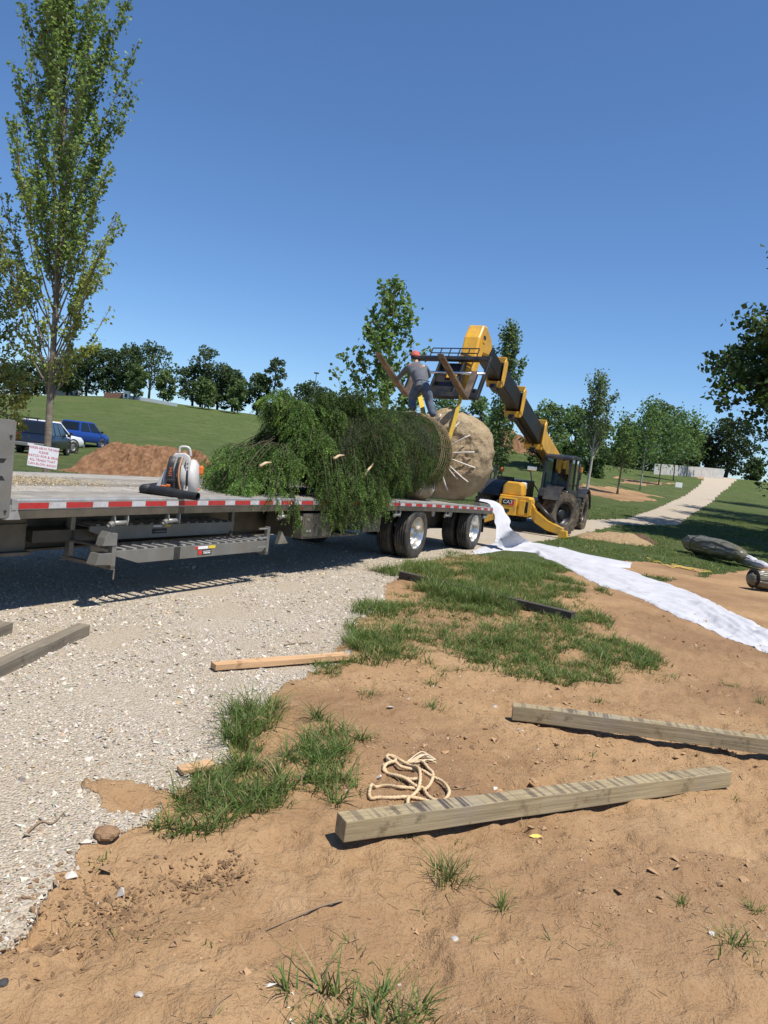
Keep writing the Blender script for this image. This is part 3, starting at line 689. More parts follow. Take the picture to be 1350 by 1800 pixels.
MB().bb(5.95, 6.55, .04, .07, .50, .82).build('skid_guard', olive, trailer, bevel=.004, fn=bowv)
MB().prism([(0, 0), (.22, 0), (.06, .16)], (3.72, .03, .42), (1, 0, 0), (0, 0, 1), (0, .05, 0)).build('step_bracket', polish, trailer, fn=bowv)
MB().bb(4.05, 4.16, -.002, .012, .855, .895).build('marker_lamp', mat('amber_lens', (.10, .02, .01), (.14, .03, .01), .3), trailer, fn=bowv)
# axles and wheels
def wheel(t, v, out, inner):
    """a dual tyre: v is the tyre centre, out the outward side (-1 near, +1 far)"""
    R, Wd = .465, .26
    prof = [(.29, -.115), (.36, -.128), (.43, -.126), (.452, -.112), (R, -.096)]
    for g in (-.066, -.022, .022, .066): prof += [(R, g - .005), (R - .012, g - .004), (R - .012, g + .004), (R, g + .005)]
    prof += [(R, .096), (.452, .112), (.43, .126), (.36, .128), (.29, .115)]
    c = (t, v, R - .012)
    o = thing_part = MB().lathe(prof, c, (0, 1, 0), 48).build('tyre', rubber, trailer, True)
    s_ = out
    if inner: p2 = [(.285, -.115 * s_), (.27, -.07 * s_), (.255, .0), (.27, .09 * s_), (.288, .118 * s_)]
    else: p2 = [(.293, .119 * s_), (.282, .121 * s_), (.268, .10 * s_), (.255, .0), (.235, -.055 * s_), (.16, -.075 * s_), (.115, -.05 * s_), (.112, .03 * s_), (.06, .045 * s_), (.0, .047 * s_)]
    MB().lathe(p2, c, (0, 1, 0), 36).build('rim', polish if not inner else alu, o, True)
    if not inner:
        for k in range(10):
            a = k * .6283
            MB().cyl((t + .142 * math.cos(a), v - .072 * s_, c[2] + .142 * math.sin(a)), (t + .142 * math.cos(a), v - .035 * s_, c[2] + .142 * math.sin(a)), .013, 6).build('wheel_nut', alu, o)
    return o
for t in (8.03, 11.08):
    wheel(t, .15, -1, False); wheel(t, .485, -1, True); wheel(t, 2.44, 1, False); wheel(t, 2.105, 1, True)
    mb = MB(); mb.cyl((t, .2, .453), (t, 2.4, .453), .065, 14); mb.build('axle', darks, trailer, True)
    for v in (.84, 1.75): MB().bb(t - .55, t + .45, v - .04, v + .04, .50, .62).build('suspension_arm', darks, trailer, bevel=.01)
    for v in (.80, 1.79): MB().cyl((t + .32, v, .6), (t + .32, v, .84), .11, 14).build('air_bag', black, trailer, True)
for t in (8.75, 9.65): MB().prism([(0, 0), (.10, .0), (.14, .1), (-.04, .1)], (t, .08, .74), (1, 0, 0), (0, 0, 1), (0, .02, 0)).build('rail_hook', aluw, trailer, fn=bowv)
MB().bb(11.72, 11.735, .05, .62, .35, .82).build('mud_flap', black, trailer)
MB().bb(11.98, 12.06, .1, 2.5, .70, .84).build('rear_beam', olive, trailer, bevel=.005)
MB().bb(11.35, 12.05, .06, .22, 1.0, 1.065).build('corner_block', alu, trailer, bevel=.006, fn=bowv)
for z in (.60, .66): MB().bb(11.5, 11.62, .1, .16, z, z + .04).build('chassis_lug', alu, trailer)

# sawdust and twigs left on the deck
rd = np.random.default_rng(5)
N = 5500
t = rd.normal(.9, .7, N); v = rd.normal(1.45, .28, N); k = (t > .02) & (t < 3.4) & (v > .4) & (v < 2.4); t, v = t[k], v[k]
pw = np.array([tuple(TW(a, b, 1.001 + bow(a))) for a, b in zip(t, v)])
pw[:, 2] += rd.random(len(t)) * .03 * np.exp(-((t - .8) / .9) ** 2)
sz = rd.uniform(.0025, .009, len(t)); tn = rd.uniform(.8, 1.2, (len(t), 1)) * np.array([.44, .345, .21]); dk = rd.random(len(t)) < .12; tn[dk] = np.array([.20, .17, .08])
V, Fc, T = stones(pw, sz, tn, .45, 9)
tag(np_mesh('sawdust', V, Fc, smat, tint=T), 'pale yellow sawdust and chips strewn on the front of the trailer deck', kind='stuff')

# ================================================================== SPRUCE WITH ROOT BALL (lying along the deck)
burl = None
def burlap():
    m, n, l, bs = _new('burlap')
    tc = n.new('ShaderNodeTexCoord'); w1 = n.new('ShaderNodeTexWave'); w1.inputs['Scale'].default_value = 60; w1.inputs['Distortion'].default_value = 2
    l.new(tc.outputs['Object'], w1.inputs['Vector'])
    t = noise(n, l, 3, 6, .65)
    c = ramp(n, l, t.outputs[0], [(.28, (.34, .245, .145)), (.5, (.46, .35, .215)), (.75, (.54, .43, .28))]).outputs[0]
    t2 = noise(n, l, 1.2, 5, .7); c = mixc(n, l, ramp(n, l, t2.outputs[0], [(.55, (0, 0, 0)), (.78, (.55, .55, .55))]).outputs[0], c, (.22, .14, .078))
    l.new(c, bs.inputs['Base Color']); bs.inputs['Roughness'].default_value = .95; bs.inputs['Specular IOR Level'].default_value = .1
    t3 = noise(n, l, 7, 6, .7); hh = math_(n, l, 'ADD', t3.outputs[0], math_(n, l, 'MULTIPLY', w1.outputs[0], .06)); bump(n, l, bs, hh, .9, .08)
    return m
burl = burlap()
ropem = mat('white_lashing_rope', (.62, .56, .50), (.74, .69, .62), .8, 0, 30, .3, 200)
bark = mat('spruce_bark', (.14, .09, .055), (.24, .165, .105), .9, 0, 14, .5, 50)
spruce = thing('spruce_tree', 'large dug spruce tree lying on the trailer with burlap root ball and tied branches', 'tree', (TX, TY, 0), TROT)
BC = Vector((11.22, .90, 1.95)); BR, BT = .995, .50
AX = Vector((-1, .0, .0))          # from ball towards the tip
def vn3(a, b, s): return float(fbm(a, b, s, 4))
nu, nv = 150, 96
def n3(q, s, sd): return (fbm(q[0] * s, q[1] * s, sd, 4) + fbm(q[1] * s + 7, q[2] * s + 3, sd + 1, 4) + fbm(q[2] * s + 1, q[0] * s + 9, sd + 2, 4)) / 3 - .46
pg, fg_ = np.meshgrid(2 * np.pi * np.arange(nu) / nu, np.linspace(0, 1, nv + 1)); ang = np.pi * fg_; e = .50
axg = np.sign(np.cos(ang)) * np.abs(np.cos(ang)) ** e * BT; rg_ = np.abs(np.sin(ang)) ** e * BR
q3 = (axg + 5, rg_ * np.cos(pg) + 5, rg_ * np.sin(pg) + 5)
k3 = n3(q3, 1.1, 3); pl3 = n3(q3, 3.0, 14); rd3 = .30 - np.abs(n3(q3, 2.2, 8)) * 3.0; cr3 = .12 - np.minimum(np.abs(n3(q3, 4.2, 40)) * 2.2, .2)
r2 = rg_ * (1 + .8 * (.30 * k3 + .24 * pl3 + .10 * rd3 + .10 * cr3)); ax2 = axg * (1 + .3 * k3) + (.22 * pl3 + .10 * rd3 + .13 * cr3) * np.sign(axg) * np.minimum(1, 1.3 * rg_ / BR)
vs = [Vector(v) for v in np.stack([BC.x - ax2, BC.y + r2 * np.cos(pg), BC.z + np.maximum(r2 * np.sin(pg), -BR * .955)], -1).reshape(-1, 3).tolist()]
fs = [(j * nu + i, j * nu + (i + 1) % nu, (j + 1) * nu + (i + 1) % nu, (j + 1) * nu + i) for j in range(nv) for i in range(nu)]
mb = MB(); mb.add(vs, fs)
ball = mb.build('root_ball', burl, spruce, True); ball['label'] = 'wrinkled tan burlap root ball laced with white rope'
COLLAR = Vector((10.60, .93, 1.97))
def face_pt(phi, rad, lift=.03):
    x_ = BC.x - BT * (1 - min(.999, rad / BR) ** 4) ** .25 - .05 - lift
    return Vector((x_, BC.y - rad * math.cos(phi), BC.z + rad * math.sin(phi)))
for phi, rad in ((35, .80), (8, .80), (-14, .86), (-36, .88), (-44, .70), (-68, .80), (-94, .80), (-100, .88), (-118, .78), (62, .8), (95, .85), (140, .85), (178, .85), (215, .8)):
    a = math.radians(phi); pts = []
    for k in range(7):
        r_ = .17 + (rad - .17) * k / 6; pts.append(face_pt(a, r_, .05 if k < 6 else .02))
    o = MB().tube(pts, .016, 6).build('rope', ropem, ball)
ringp = [COLLAR + Vector((.02 * math.sin(3 * k), .19 * math.cos(k * math.pi / 10), .19 * math.sin(k * math.pi / 10))) for k in range(21)]
MB().tube(ringp, .017, 6).build('rope', ropem, ball)
for k in range(6):
    a0 = k * 1.05; MB().tube([COLLAR + Vector((-.03, .19 * math.cos(a0) , .19 * math.sin(a0))), COLLAR + Vector((-.05, .24 * math.cos(a0 + .3), .24 * math.sin(a0 + .3))), COLLAR + Vector((.03, .2 * math.cos(a0 + .7), .2 * math.sin(a0 + .7)))], .012, 5).build('rope', ropem, ball)
# trunk
axis_pts = [(10.75, .93, 1.99), (10.3, .92, 1.97), (9.3, .90, 1.90), (8, .88, 1.84), (6.5, .88, 1.78), (5.4, .9, 1.68), (4.6, .95, 1.5), (3.75, 1.0, 1.25)]
MB().tube(axis_pts, [.135, .125, .11, .095, .075, .055, .035, .012], 12).build('trunk', bark, spruce, True)
AXT = np.array([p[0] for p in axis_pts])[::-1]; AXV = np.array([p[1] for p in axis_pts])[::-1]; AXZ = np.array([p[2] for p in axis_pts])[::-1]
def axc(t): return np.stack([t, np.interp(t, AXT, AXV), np.interp(t, AXT, AXZ)], -1)
def rad(t): return np.interp(t, [3.9, 4.6, 5.1, 5.6, 6.4, 7.4, 8.6, 9.3, 9.8, 10.0, 10.2, 10.45, 10.6], [.22, .42, .58, .72, .76, .76, .77, .76, .68, .58, .43, .25, .16])
# filler for the inner wood, near-black to paint in the crown's inner shade
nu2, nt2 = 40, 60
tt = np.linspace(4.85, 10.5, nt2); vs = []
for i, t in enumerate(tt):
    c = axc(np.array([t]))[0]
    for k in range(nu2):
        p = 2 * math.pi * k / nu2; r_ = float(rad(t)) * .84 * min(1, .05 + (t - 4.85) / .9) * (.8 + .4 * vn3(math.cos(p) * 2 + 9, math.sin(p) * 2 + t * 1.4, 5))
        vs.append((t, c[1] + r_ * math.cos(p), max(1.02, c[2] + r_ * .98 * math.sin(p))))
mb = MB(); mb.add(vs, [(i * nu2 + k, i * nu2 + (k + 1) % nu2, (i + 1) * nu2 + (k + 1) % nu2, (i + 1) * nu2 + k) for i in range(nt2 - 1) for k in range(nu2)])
mb.build('inner_core', mat('inner_spruce_dark', (.012, .016, .008), (.035, .035, .018), .95, 0, 12, .8, 25), spruce, True)

def needles(B, D, L, tint, n=15, nl=.026, nw=.0052, seed=1, sag=.25):
    """twigs starting at B, heading D (unit), length L, with needles all round; returns tris"""
    r = np.random.default_rng(seed); N = len(B)
    up = np.tile([0, 0, 1.0], (N, 1)); S = np.cross(D, up); S /= np.linalg.norm(S, axis=1, keepdims=True) + 1e-6; Q = np.cross(S, D)
    f = np.linspace(.04, 1, n)[None, :] + r.normal(0, .015, (N, n)); f = np.clip(f, 0, 1.02)
    c = B[:, None, :] + D[:, None, :] * (L[:, None] * f)[..., None]; c[..., 2] -= sag * L[:, None] * f ** 2
    a = r.uniform(0, 6.283, (N, n))
    side = S[:, None, :] * np.cos(a)[..., None] + Q[:, None, :] * np.sin(a)[..., None]
    d = D[:, None, :] * .55 + side * .85; d /= np.linalg.norm(d, axis=-1, keepdims=True)
    w_ = np.cross(d, r.normal(0, 1, (N, n, 3))); w_ /= np.linalg.norm(w_, axis=-1, keepdims=True) + 1e-6
    ln = nl * r.uniform(.75, 1.2, (N, n, 1)) * (1 - .35 * f[..., None] ** 2)
    V = np.stack([c - w_ * nw * .5 - d * ln * .25, c + w_ * nw * .5 - d * ln * .25, c + d * ln], 2).reshape(-1, 3)
    tn = tint[:, None, None, :] * r.uniform(.75, 1.2, (N, n, 1, 1)) * (1 + .35 * (f > .8)[..., None, None])
    return V, np.arange(len(V)).reshape(-1, 3), np.repeat(tn, 3, 2).reshape(-1, 3)
rs_ = np.random.default_rng(21)
parts = []
# (1) the bound part: shaggy curtain of twigs lying along the bundle
N = 17000
t = rs_.uniform(4.9, 10.1, N); ph = rs_.uniform(-2.2, math.pi + .8, N) ; ph = rs_.uniform(0, 6.283, N)
k = (np.cos(ph) < .55) | (np.sin(ph) > .3); t, ph = t[k], ph[k]      # the far lower side stays bare
c = axc(t); rr = rad(t) * (.86 + .22 * fbm(t * 2.2, ph * 2.0, 33, 3)) 
outv = np.stack([0 * t, np.cos(ph), np.sin(ph)], -1)
B = c + outv * rr[:, None]; B[:, 2] = np.maximum(B[:, 2], 1.04)
D = np.stack([-.55 + rs_.normal(0, .28, len(t)), np.cos(ph) * .30 + rs_.normal(0, .2, len(t)), -.55 + .35 * np.sin(ph) + rs_.normal(0, .22, len(t))], -1)
D /= np.linalg.norm(D, axis=1, keepdims=True)
clump = fbm(t * 3.0, ph * 3.0, 44, 3)  # noise that darkens the tint in places to imitate shaded gaps
tn = (.1 + 1.9 * clump)[:, None] * np.array([.054, .088, .022]) * rs_.uniform(.75, 1.3, (len(t), 1))
br = (rs_.random(len(t)) < np.interp(t, [8.6, 9.3, 9.8, 10.1], [.05, .2, .75, .95])) ; tn[br] = rs_.uniform(.6, 1.2, (br.sum(), 1)) * np.array([.16, .11, .055])
parts.append(needles(B, D, rs_.uniform(.10, .20, len(t)), tn, 15, .023, .0075, 3))
# (2) free limbs at the tip end: drooping boughs with hanging branchlets
limbs = []
def limb(p0, p1, sag, nb, green=1.0, fr=.24, shade=None):
    """a bough from p0 to p1 with side branchlets carrying short fat needle sprigs"""
    p0, p1 = np.array(p0, float), np.array(p1, float); f = np.linspace(0, 1, 12)
    pts = p0[None] + (p1 - p0)[None] * f[:, None]; pts[:, 2] += sag * 4 * f * (1 - f) - .10 * f ** 3
    limbs.append(pts)
    Lm = np.linalg.norm(p1 - p0); dirl = (p1 - p0) / Lm; side = np.cross(dirl, [0, 0, 1.0]); side /= np.linalg.norm(side) + 1e-6
    shade = (rs_.uniform(.5, 1.35) if shade is None else shade * rs_.uniform(.85, 1.15)) * green
    fb = np.sort(rs_.uniform(.15, 1.0, nb)); sg = np.where(np.arange(nb) % 2, 1, -1)
    b0 = np.stack([np.interp(fb, f, pts[:, i]) for i in range(3)], -1)
    bd = dirl[None] * rs_.uniform(.45, .95, (nb, 1)) + side[None] * (sg * rs_.uniform(.35, .95, nb))[:, None] + np.array([0, 0, -1.0])[None] * rs_.uniform(.15, .85, (nb, 1))
    bd /= np.linalg.norm(bd, axis=1, keepdims=True); bl = fr * rs_.uniform(.55, 1.2, nb) * (1.15 - .55 * fb)
    m = 6; s = np.tile(np.linspace(.12, 1, m)[None], (nb, 1)) + rs_.normal(0, .03, (nb, m))
    B = b0[:, None] + bd[:, None] * (bl[:, None] * s)[..., None]; B[..., 2] -= .35 * bl[:, None] * s ** 2
    D = bd[:, None] * .75 + rs_.normal(0, .27, (nb, m, 3)); D[..., 2] -= .25 + .45 * s
    B = B.reshape(-1, 3); D = D.reshape(-1, 3); D /= np.linalg.norm(D, axis=1, keepdims=True)
    zl = np.where(B[:, 1] > .0, 1.03, .70); B[:, 2] = np.maximum(B[:, 2], zl + .02 * rs_.random(len(B)))
    tipf = s.reshape(-1)
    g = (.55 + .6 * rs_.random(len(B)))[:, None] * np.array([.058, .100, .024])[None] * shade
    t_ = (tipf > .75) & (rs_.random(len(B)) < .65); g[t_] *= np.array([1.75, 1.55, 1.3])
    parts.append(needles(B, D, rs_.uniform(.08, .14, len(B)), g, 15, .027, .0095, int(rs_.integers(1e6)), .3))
def bunch(make, nbunch, per, jit, nb, fr=.24):
    """groups of boughs that lie together, so that the crown breaks into layered masses with dark gaps"""
    for _ in range(nbunch):
        p0, p1, sag, green = make(); sh = rs_.choice([.42, .65, .9, 1.15, 1.45])  # random tone per bunch, painted in to imitate shading between masses
        for _ in range(per):
            j0, j1 = rs_.normal(0, jit * .5, 3), rs_.normal(0, jit, 3)
            q1 = np.array(p1) + j1; q1[1] = np.clip(q1[1], -.16, 2.1); q1[2] = max(q1[2], 1.06)
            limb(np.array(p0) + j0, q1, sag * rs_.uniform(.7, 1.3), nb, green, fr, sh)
def mk_fan():
    t0 = rs_.uniform(3.8, 6.0); a = rs_.uniform(-1, 1); t1 = t0 - rs_.uniform(.8, 1.75); c0 = axc(np.array([t0]))[0]
    v1 = np.clip(c0[1] + a * 1.05, .12, 2.0); t1 = max(t1, 2.55 + v1 + .5 * rs_.random()); t0 = max(t0, t1 + .5); c0 = axc(np.array([t0]))[0]
    z1 = 1.08 + (.50 * max(t1 - v1 - 2.25, 0) + .12) * rs_.uniform(.1, 1)
    return c0 + [0, a * .2, rs_.uniform(-.1, .35)], (t1, v1, z1), rs_.uniform(.04, .18), 2.0 if t1 - v1 < 3.0 else 1.5
def mk_crown():
    t0 = rs_.uniform(4.9, 7.8); c0 = axc(np.array([t0]))[0]; ph_ = rs_.uniform(-.5, 1.7); q = rad(t0) * rs_.uniform(.95, 1.28)
    return c0 + [0, -.15, .3], (t0 - rs_.uniform(.35, 1.0), max(c0[1] - q * math.cos(ph_), -.12), max(1.08, c0[2] + q * math.sin(ph_) * .95)), rs_.uniform(.05, .2), 1.15
def mk_tuft():
    t0 = rs_.uniform(5.0, 6.6); c0 = axc(np.array([t0]))[0]; t1 = t0 - rs_.uniform(.4, 1.15); v1 = rs_.uniform(.3, 1.4)
    return c0 + [0, 0, .45], (max(t1, 3.7 + v1), v1, rs_.uniform(1.85, 2.40)), rs_.uniform(.06, .18), 1.5
bunch(mk_fan, 34, 5, .10, 15); bunch(mk_crown, 22, 4, .10, 16); bunch(mk_tuft, 13, 4, .09, 16, .27)
for i in range(44):                                 # boughs hanging over the side rail
    t0 = rs_.uniform(4.5, 6.45); limb((t0 + .35, rs_.uniform(.2, .5), rs_.uniform(1.25, 1.8)), (t0, rs_.uniform(-.22, -.06), rs_.uniform(.88, 1.2)), .14, 16, 1.25)
limb((4.1, .3, 1.25), (3.85, -.10, .90), .08, 12, 1.3, .14); limb((4.05, .25, 1.2), (3.95, -.10, .83), .08, 12, 1.3, .12)
V, Fc, T = merge(parts)
nm_ = leafmat('spruce_needles', .12, .6, .2)
crown = np_mesh('crown', V, Fc, nm_, spruce, tint=T); crown['label'] = 'drooping dark green needle boughs, tips fanned out over the deck'; crown['kind'] = 'stuff'
mb = MB()
for pts in limbs: mb.tube(pts.tolist()[::2] + [pts[-1].tolist()], [.007, .0065, .006, .005, .004, .003, .002][:len(pts[::2]) + 1], 5, False)
mb.build('boughs', mat('bough_bark', (.045, .040, .020), (.085, .068, .035), .9), spruce)['kind'] = 'stuff'
# (3) butt end: bare branch ends pulled together and wound with twine
mb = MB()
for i in range(330):
    ph = rs_.uniform(0, 6.283); pts = []
    te = rs_.uniform(8.9, 9.9)
    for f in np.linspace(0, 1, 6):
        t = 10.56 + (te - 10.56) * f; c = axc(np.array([t]))[0]; p = ph + .25 * f * math.sin(i)
        r_ = float(rad(t)) * (.9 + .09 * math.sin(i * 7.3)) + .012 * math.sin(i * 3 + f * 9)
        pts.append((t, c[1] + r_ * math.cos(p), max(1.03, c[2] + r_ * math.sin(p))))
    mb.tube(pts, [.013, .012, .010, .009, .007, .005], 5, False)
mb.build('bound_branches', mat('dry_branch', (.13, .09, .05), (.29, .21, .12), .9, 0, 6), spruce, True)['kind'] = 'stuff'
twinem = mat('twine', (.30, .22, .12), (.42, .32, .18), .85)
for k in range(13):
    t0 = 8.9 + k * .12; pts = []
    for i in range(41):
        p = 2 * math.pi * i / 40; t = t0 + .05 * math.sin(p + k * .7) + .10 * math.sin(p); c = axc(np.array([t]))[0]; r_ = float(rad(t)) * 1.0 + .018
        pts.append((t, c[1] + r_ * math.cos(p), max(1.03, c[2] + r_ * math.sin(p))))
    MB().tube(pts, .0048, 4, False).build('twine', twinem, spruce)
# broken limb stubs showing pale wood
pale = mat('torn_pale_wood', (.45, .32, .18), (.58, .44, .27), .8)
for a, b in (((5.75, .02, 1.36), (5.98, -.02, 1.60)), ((4.9, .05, 1.60), (5.25, .10, 1.66)), ((3.55, .3, 1.40), (3.75, .28, 1.46))):
    MB().tube([a, ((Vector(a) + Vector(b)) / 2 + Vector((0, 0, .02))), b], [.022, .018, .010], 7).build('broken_stub', pale, spruce, True)

# small second burlap bundle on the deck beneath the bound branches
bun = thing('burlap_bundle', 'small laced burlap bundle on the deck under the tied branches', 'bundle', tuple(TW(9.15, .62, .985)), TROT)
vs = []
for j in range(19):
    ang = math.pi * j / 18
    for i in range(32):
        p = 2 * math.pi * i / 32; k = 1 + .35 * (vn3(math.cos(p) * 2 + 5, math.sin(p) * 2 + j * .3, 4) - .47)
        vs.append((.44 * math.cos(ang) * k, .27 * math.sin(ang) * math.cos(p) * k, max(.004, .21 + .23 * math.sin(ang) * math.sin(p) * k)))
mb = MB(); mb.add(vs, [(j * 32 + i, j * 32 + (i + 1) % 32, (j + 1) * 32 + (i + 1) % 32, (j + 1) * 32 + i) for j in range(18) for i in range(32)])
mb.build('wrapping', burl, bun, True)
for k in range(5):
    a = -.30 + k * .12
    MB().tube([(a, -.25 + abs(a) * .15, .12), (a + .05, -.29 + abs(a) * .15, .24), (a + .11, -.22, .36)], .009, 5).build('lacing', ropem, bun)
# ================================================================== TELEHANDLER
yel = mat('machine_yellow', (.60, .315, .022), (.68, .37, .035), .42, 0, 4, .04, 60, dirt=(.34, .22, .09), dscale=2.5)
blk = mat('machine_black', (.010, .010, .011), (.02, .02, .021), .42, 0, 6, .05, 60, dirt=(.05, .042, .034), dscale=3)
boomblk = mat('boom_black_paint', (.008, .008, .009), (.015, .015, .016), .45, 0, 6, .03, 60)
chrome = mat('chrome', (.62, .62, .62), (.75, .75, .75), .2, 1, 5)
forkm = mat('worn_fork_steel', (.12, .085, .06), (.26, .19, .135), .55, .5, 6, .15, 50, dirt=(.30, .20, .12))
tyre2 = mat('muddy_tyre', (.055, .045, .036), (.11, .09, .068), .9, 0, 8, .3, 40, .2, dirt=(.20, .155, .105), dscale=4)
TO = Vector((4.47, 23.44, 0)); TLROT = math.atan2(-.913, -.407)
tele = thing('telehandler', 'yellow and black telescopic handler with raised boom and forks behind the trailer', 'telehandler', (TO.x, TO.y, 0), TLROT)
# chassis and front frame
MB().bb(-4.5, .6, -.42, .42, .55, 1.05).build('chassis', blk, tele, bevel=.03)
fr = MB().prism([(-.62, .50), (.34, .50), (.38, .62), (.38, 1.00), (.28, 1.10), (-.62, 1.10)], (.42, 0, 0), (0, 1, 0), (0, 0, 1), (.62, 0, 0)).build('front_frame', yel, tele, bevel=.025); fr['label'] = 'yellow front frame carrying the maker plate'
MB().prism([(-.62, 0), (.02, 0), (.0, .34), (-.12, .42), (-.5, .42), (-.60, .30)], (.30, 0, 1.10), (0, 1, 0), (0, 0, 1), (.55, 0, 0)).build('front_hump', yel, tele, bevel=.05)
MB().bb(1.04, 1.16, -.60, -.05, .50, 1.02).build('front_panel', yel, tele, bevel=.015)
MB().bb(.9, 1.10, .02, .20, .55, .98).build('frame_rib', yel, tele, bevel=.01); MB().bb(.9, 1.12, .30, .40, .55, 1.05).build('frame_rib', yel, tele, bevel=.01)
MB().bb(.86, 1.045, .20, .30, .62, .95).build('frame_recess', blk, tele)
pl = MB().bb(1.16, 1.168, -.50, -.12, .80, .98).build('maker_plate', black, tele, bevel=.004)
MB().prism([(-.15, .80), (-.122, .80), (-.122, .975), (-.30, .80)], (1.1682, 0, .001), (0, 1, 0), (0, 0, 1), (.001, 0, 0)).build('plate_corner', redp, pl)
text('CAT', .15, whitep, pl, frame((1.1702, -.31, .888), (0, 1, 0), (0, 0, 1)), sx=1.05)
MB().prism([(-.40, .68), (-.24, .68), (-.24, .62), (-.32, .54), (-.40, .62)], (1.161, 0, 0), (0, 1, 0), (0, 0, 1), (.004, 0, 0)).build('shield_emblem', black, tele)
# outriggers
for s_ in (1, -1):
    path = [(.92, .34 * s_, .80), (.98, .55 * s_, .55), (1.02, .95 * s_, .33), (1.06, 1.42 * s_, .22)]
    mb = MB()
    for a, b in zip(path[:-1], path[1:]): mb.beam(a, b, .20, .24)
    rings = []
    for i, p in enumerate(path):
        p = Vector(p); hgt = (.40, .36, .30, .20)[i]; rings.append([p + Vector((x_, 0, z_)) for x_, z_ in ((-.11, -hgt / 2), (.11, -hgt / 2), (.11, hgt / 2), (-.11, hgt / 2))])
    o = MB().loft(rings).build('outrigger', yel, tele, bevel=.012)
    MB().cyl((1.0, .55 * s_, .95), (1.02, 1.15 * s_, .45), .055, 10).build('hydraulic_ram', blk, o, True)
    MB().prism([(-.12, 0), (.12, 0), (.14, .05), (.10, .22), (-.10, .22), (-.14, .05)], (.94, 1.44 * s_, .03), (0, 1, 0), (0, 0, 1), (.24, 0, 0)).build('foot_pad', yel, o, bevel=.012)
# big lugged wheels
def lug_wheel(c, steer, out):
    R, Wd = .68, .46; nu_ = 120; ax = Vector((math.sin(-steer), math.cos(steer), 0)) * out
    u = Vector((0, 0, 1)); w_ = ax.cross(u)
    prof = [(.36, .16), (.42, .205), (.52, .225), (.60, .22), (.645, .215), (.655, .14), (.655, .05), (.655, .0), (.655, -.05), (.655, -.14), (.645, -.215), (.60, -.22), (.52, -.225), (.42, -.205), (.36, -.16)]
    vs = []
    for j, (r_, h_) in enumerate(prof):
        for i in range(nu_):
            rr = r_
            if 4 <= j <= 10:
                ph = i - abs(h_) * 22 + (2.5 if h_ < 0 else 0)
                if (ph % 5) < 2.4 and abs(h_) > .03: rr += .045
            a = 2 * math.pi * i / nu_
            vs.append(Vector(c) + ax * h_ + (u * math.cos(a) + w_ * math.sin(a)) * rr)
    mb = MB(); mb.add(vs, [(j * nu_ + i, j * nu_ + (i + 1) % nu_, (j + 1) * nu_ + (i + 1) % nu_, (j + 1) * nu_ + i) for j in range(len(prof) - 1) for i in range(nu_)])
    o = mb.build('tyre', tyre2, tele)
    MB().lathe([(.37, .17), (.345, .175), (.33, .13), (.30, .02), (.18, -.02), (.17, .06), (.12, .10), (.0, .105)], c, ax, 36).build('rim', blk, o, True)
    for k in range(10):
        a = k * .6283; p = Vector(c) + (u * math.cos(a) + w_ * math.sin(a)) * .225
        MB().cyl(p - ax * .02, p + ax * .03, .02, 6).build('wheel_nut', blk, o)
    return o
lug_wheel((0, 1.06, .68), math.radians(-28), 1); lug_wheel((0, -1.06, .68), math.radians(-28), -1)
lug_wheel((-3.45, 1.06, .68), 0, 1); lug_wheel((-3.45, -1.06, .68), 0, -1)
MB().cyl((0, -.9, .68), (0, .9, .68), .12, 12).build('axle', blk, tele); MB().cyl((-3.45, -.9, .68), (-3.45, .9, .68), .12, 12).build('axle', blk, tele)
def fender(x0, y0, y1, a0, a1, R=.86):
    mb = MB(); rings = []
    for k in range(11):
        a = math.radians(a0 + (a1 - a0) * k / 10); rings.append([Vector((x0 + math.cos(a) * r_, y_, .68 + math.sin(a) * r_)) for r_, y_ in ((R, y0), (R, y1), (R - .03, y1), (R - .03, y0))])
    return mb.loft(rings).build('fender', blk, tele)
fender(0, .62, 1.12, 30, 165); fender(-3.45, .82, 1.32, 40, 170); fender(0, -1.36, -.72, 25, 150)
# engine pod on the far side, cooler, lamps
MB().prism([(-3.1, .70), (-.35, .70), (-.12, .85), (-.20, 1.30), (-.9, 1.58), (-3.1, 1.62)], (0, -1.32, 0), (1, 0, 0), (0, 0, 1), (0, .78, 0)).build('engine_pod', blk, tele, bevel=.04)
for k in range(5): MB().bb(-.55 - k * .07, -.52 - k * .07, -1.22, -.72, 1.50, 1.66).build('cooler_fin', chrome if k == 2 else blk, tele)
MB().tube([(-.2, -1.25, 1.2), (-.05, -1.3, 1.55), (-.05, -1.3, 1.75)], .02, 8).build('lamp_arm', blk, tele)
MB().lathe([(.0, .12), (.06, .10), (.085, .04), (.075, -.04), (.0, -.08)], (-.05, -1.3, 1.80), (0, 0, 1), 14).build('mirror', chrome, tele, True)
MB().lathe([(.0, .09), (.05, .07), (.06, -.03), (.0, -.06)], (-.25, -1.0, 1.85), (0, 0, 1), 12).build('beacon', mat('orange_beacon', (.55, .10, .02), (.6, .13, .03), .35), tele, True)
MB().tube([(-.25, -1.0, 1.5), (-.25, -1.0, 1.82)], .015, 6).build('beacon_stem', blk, tele)
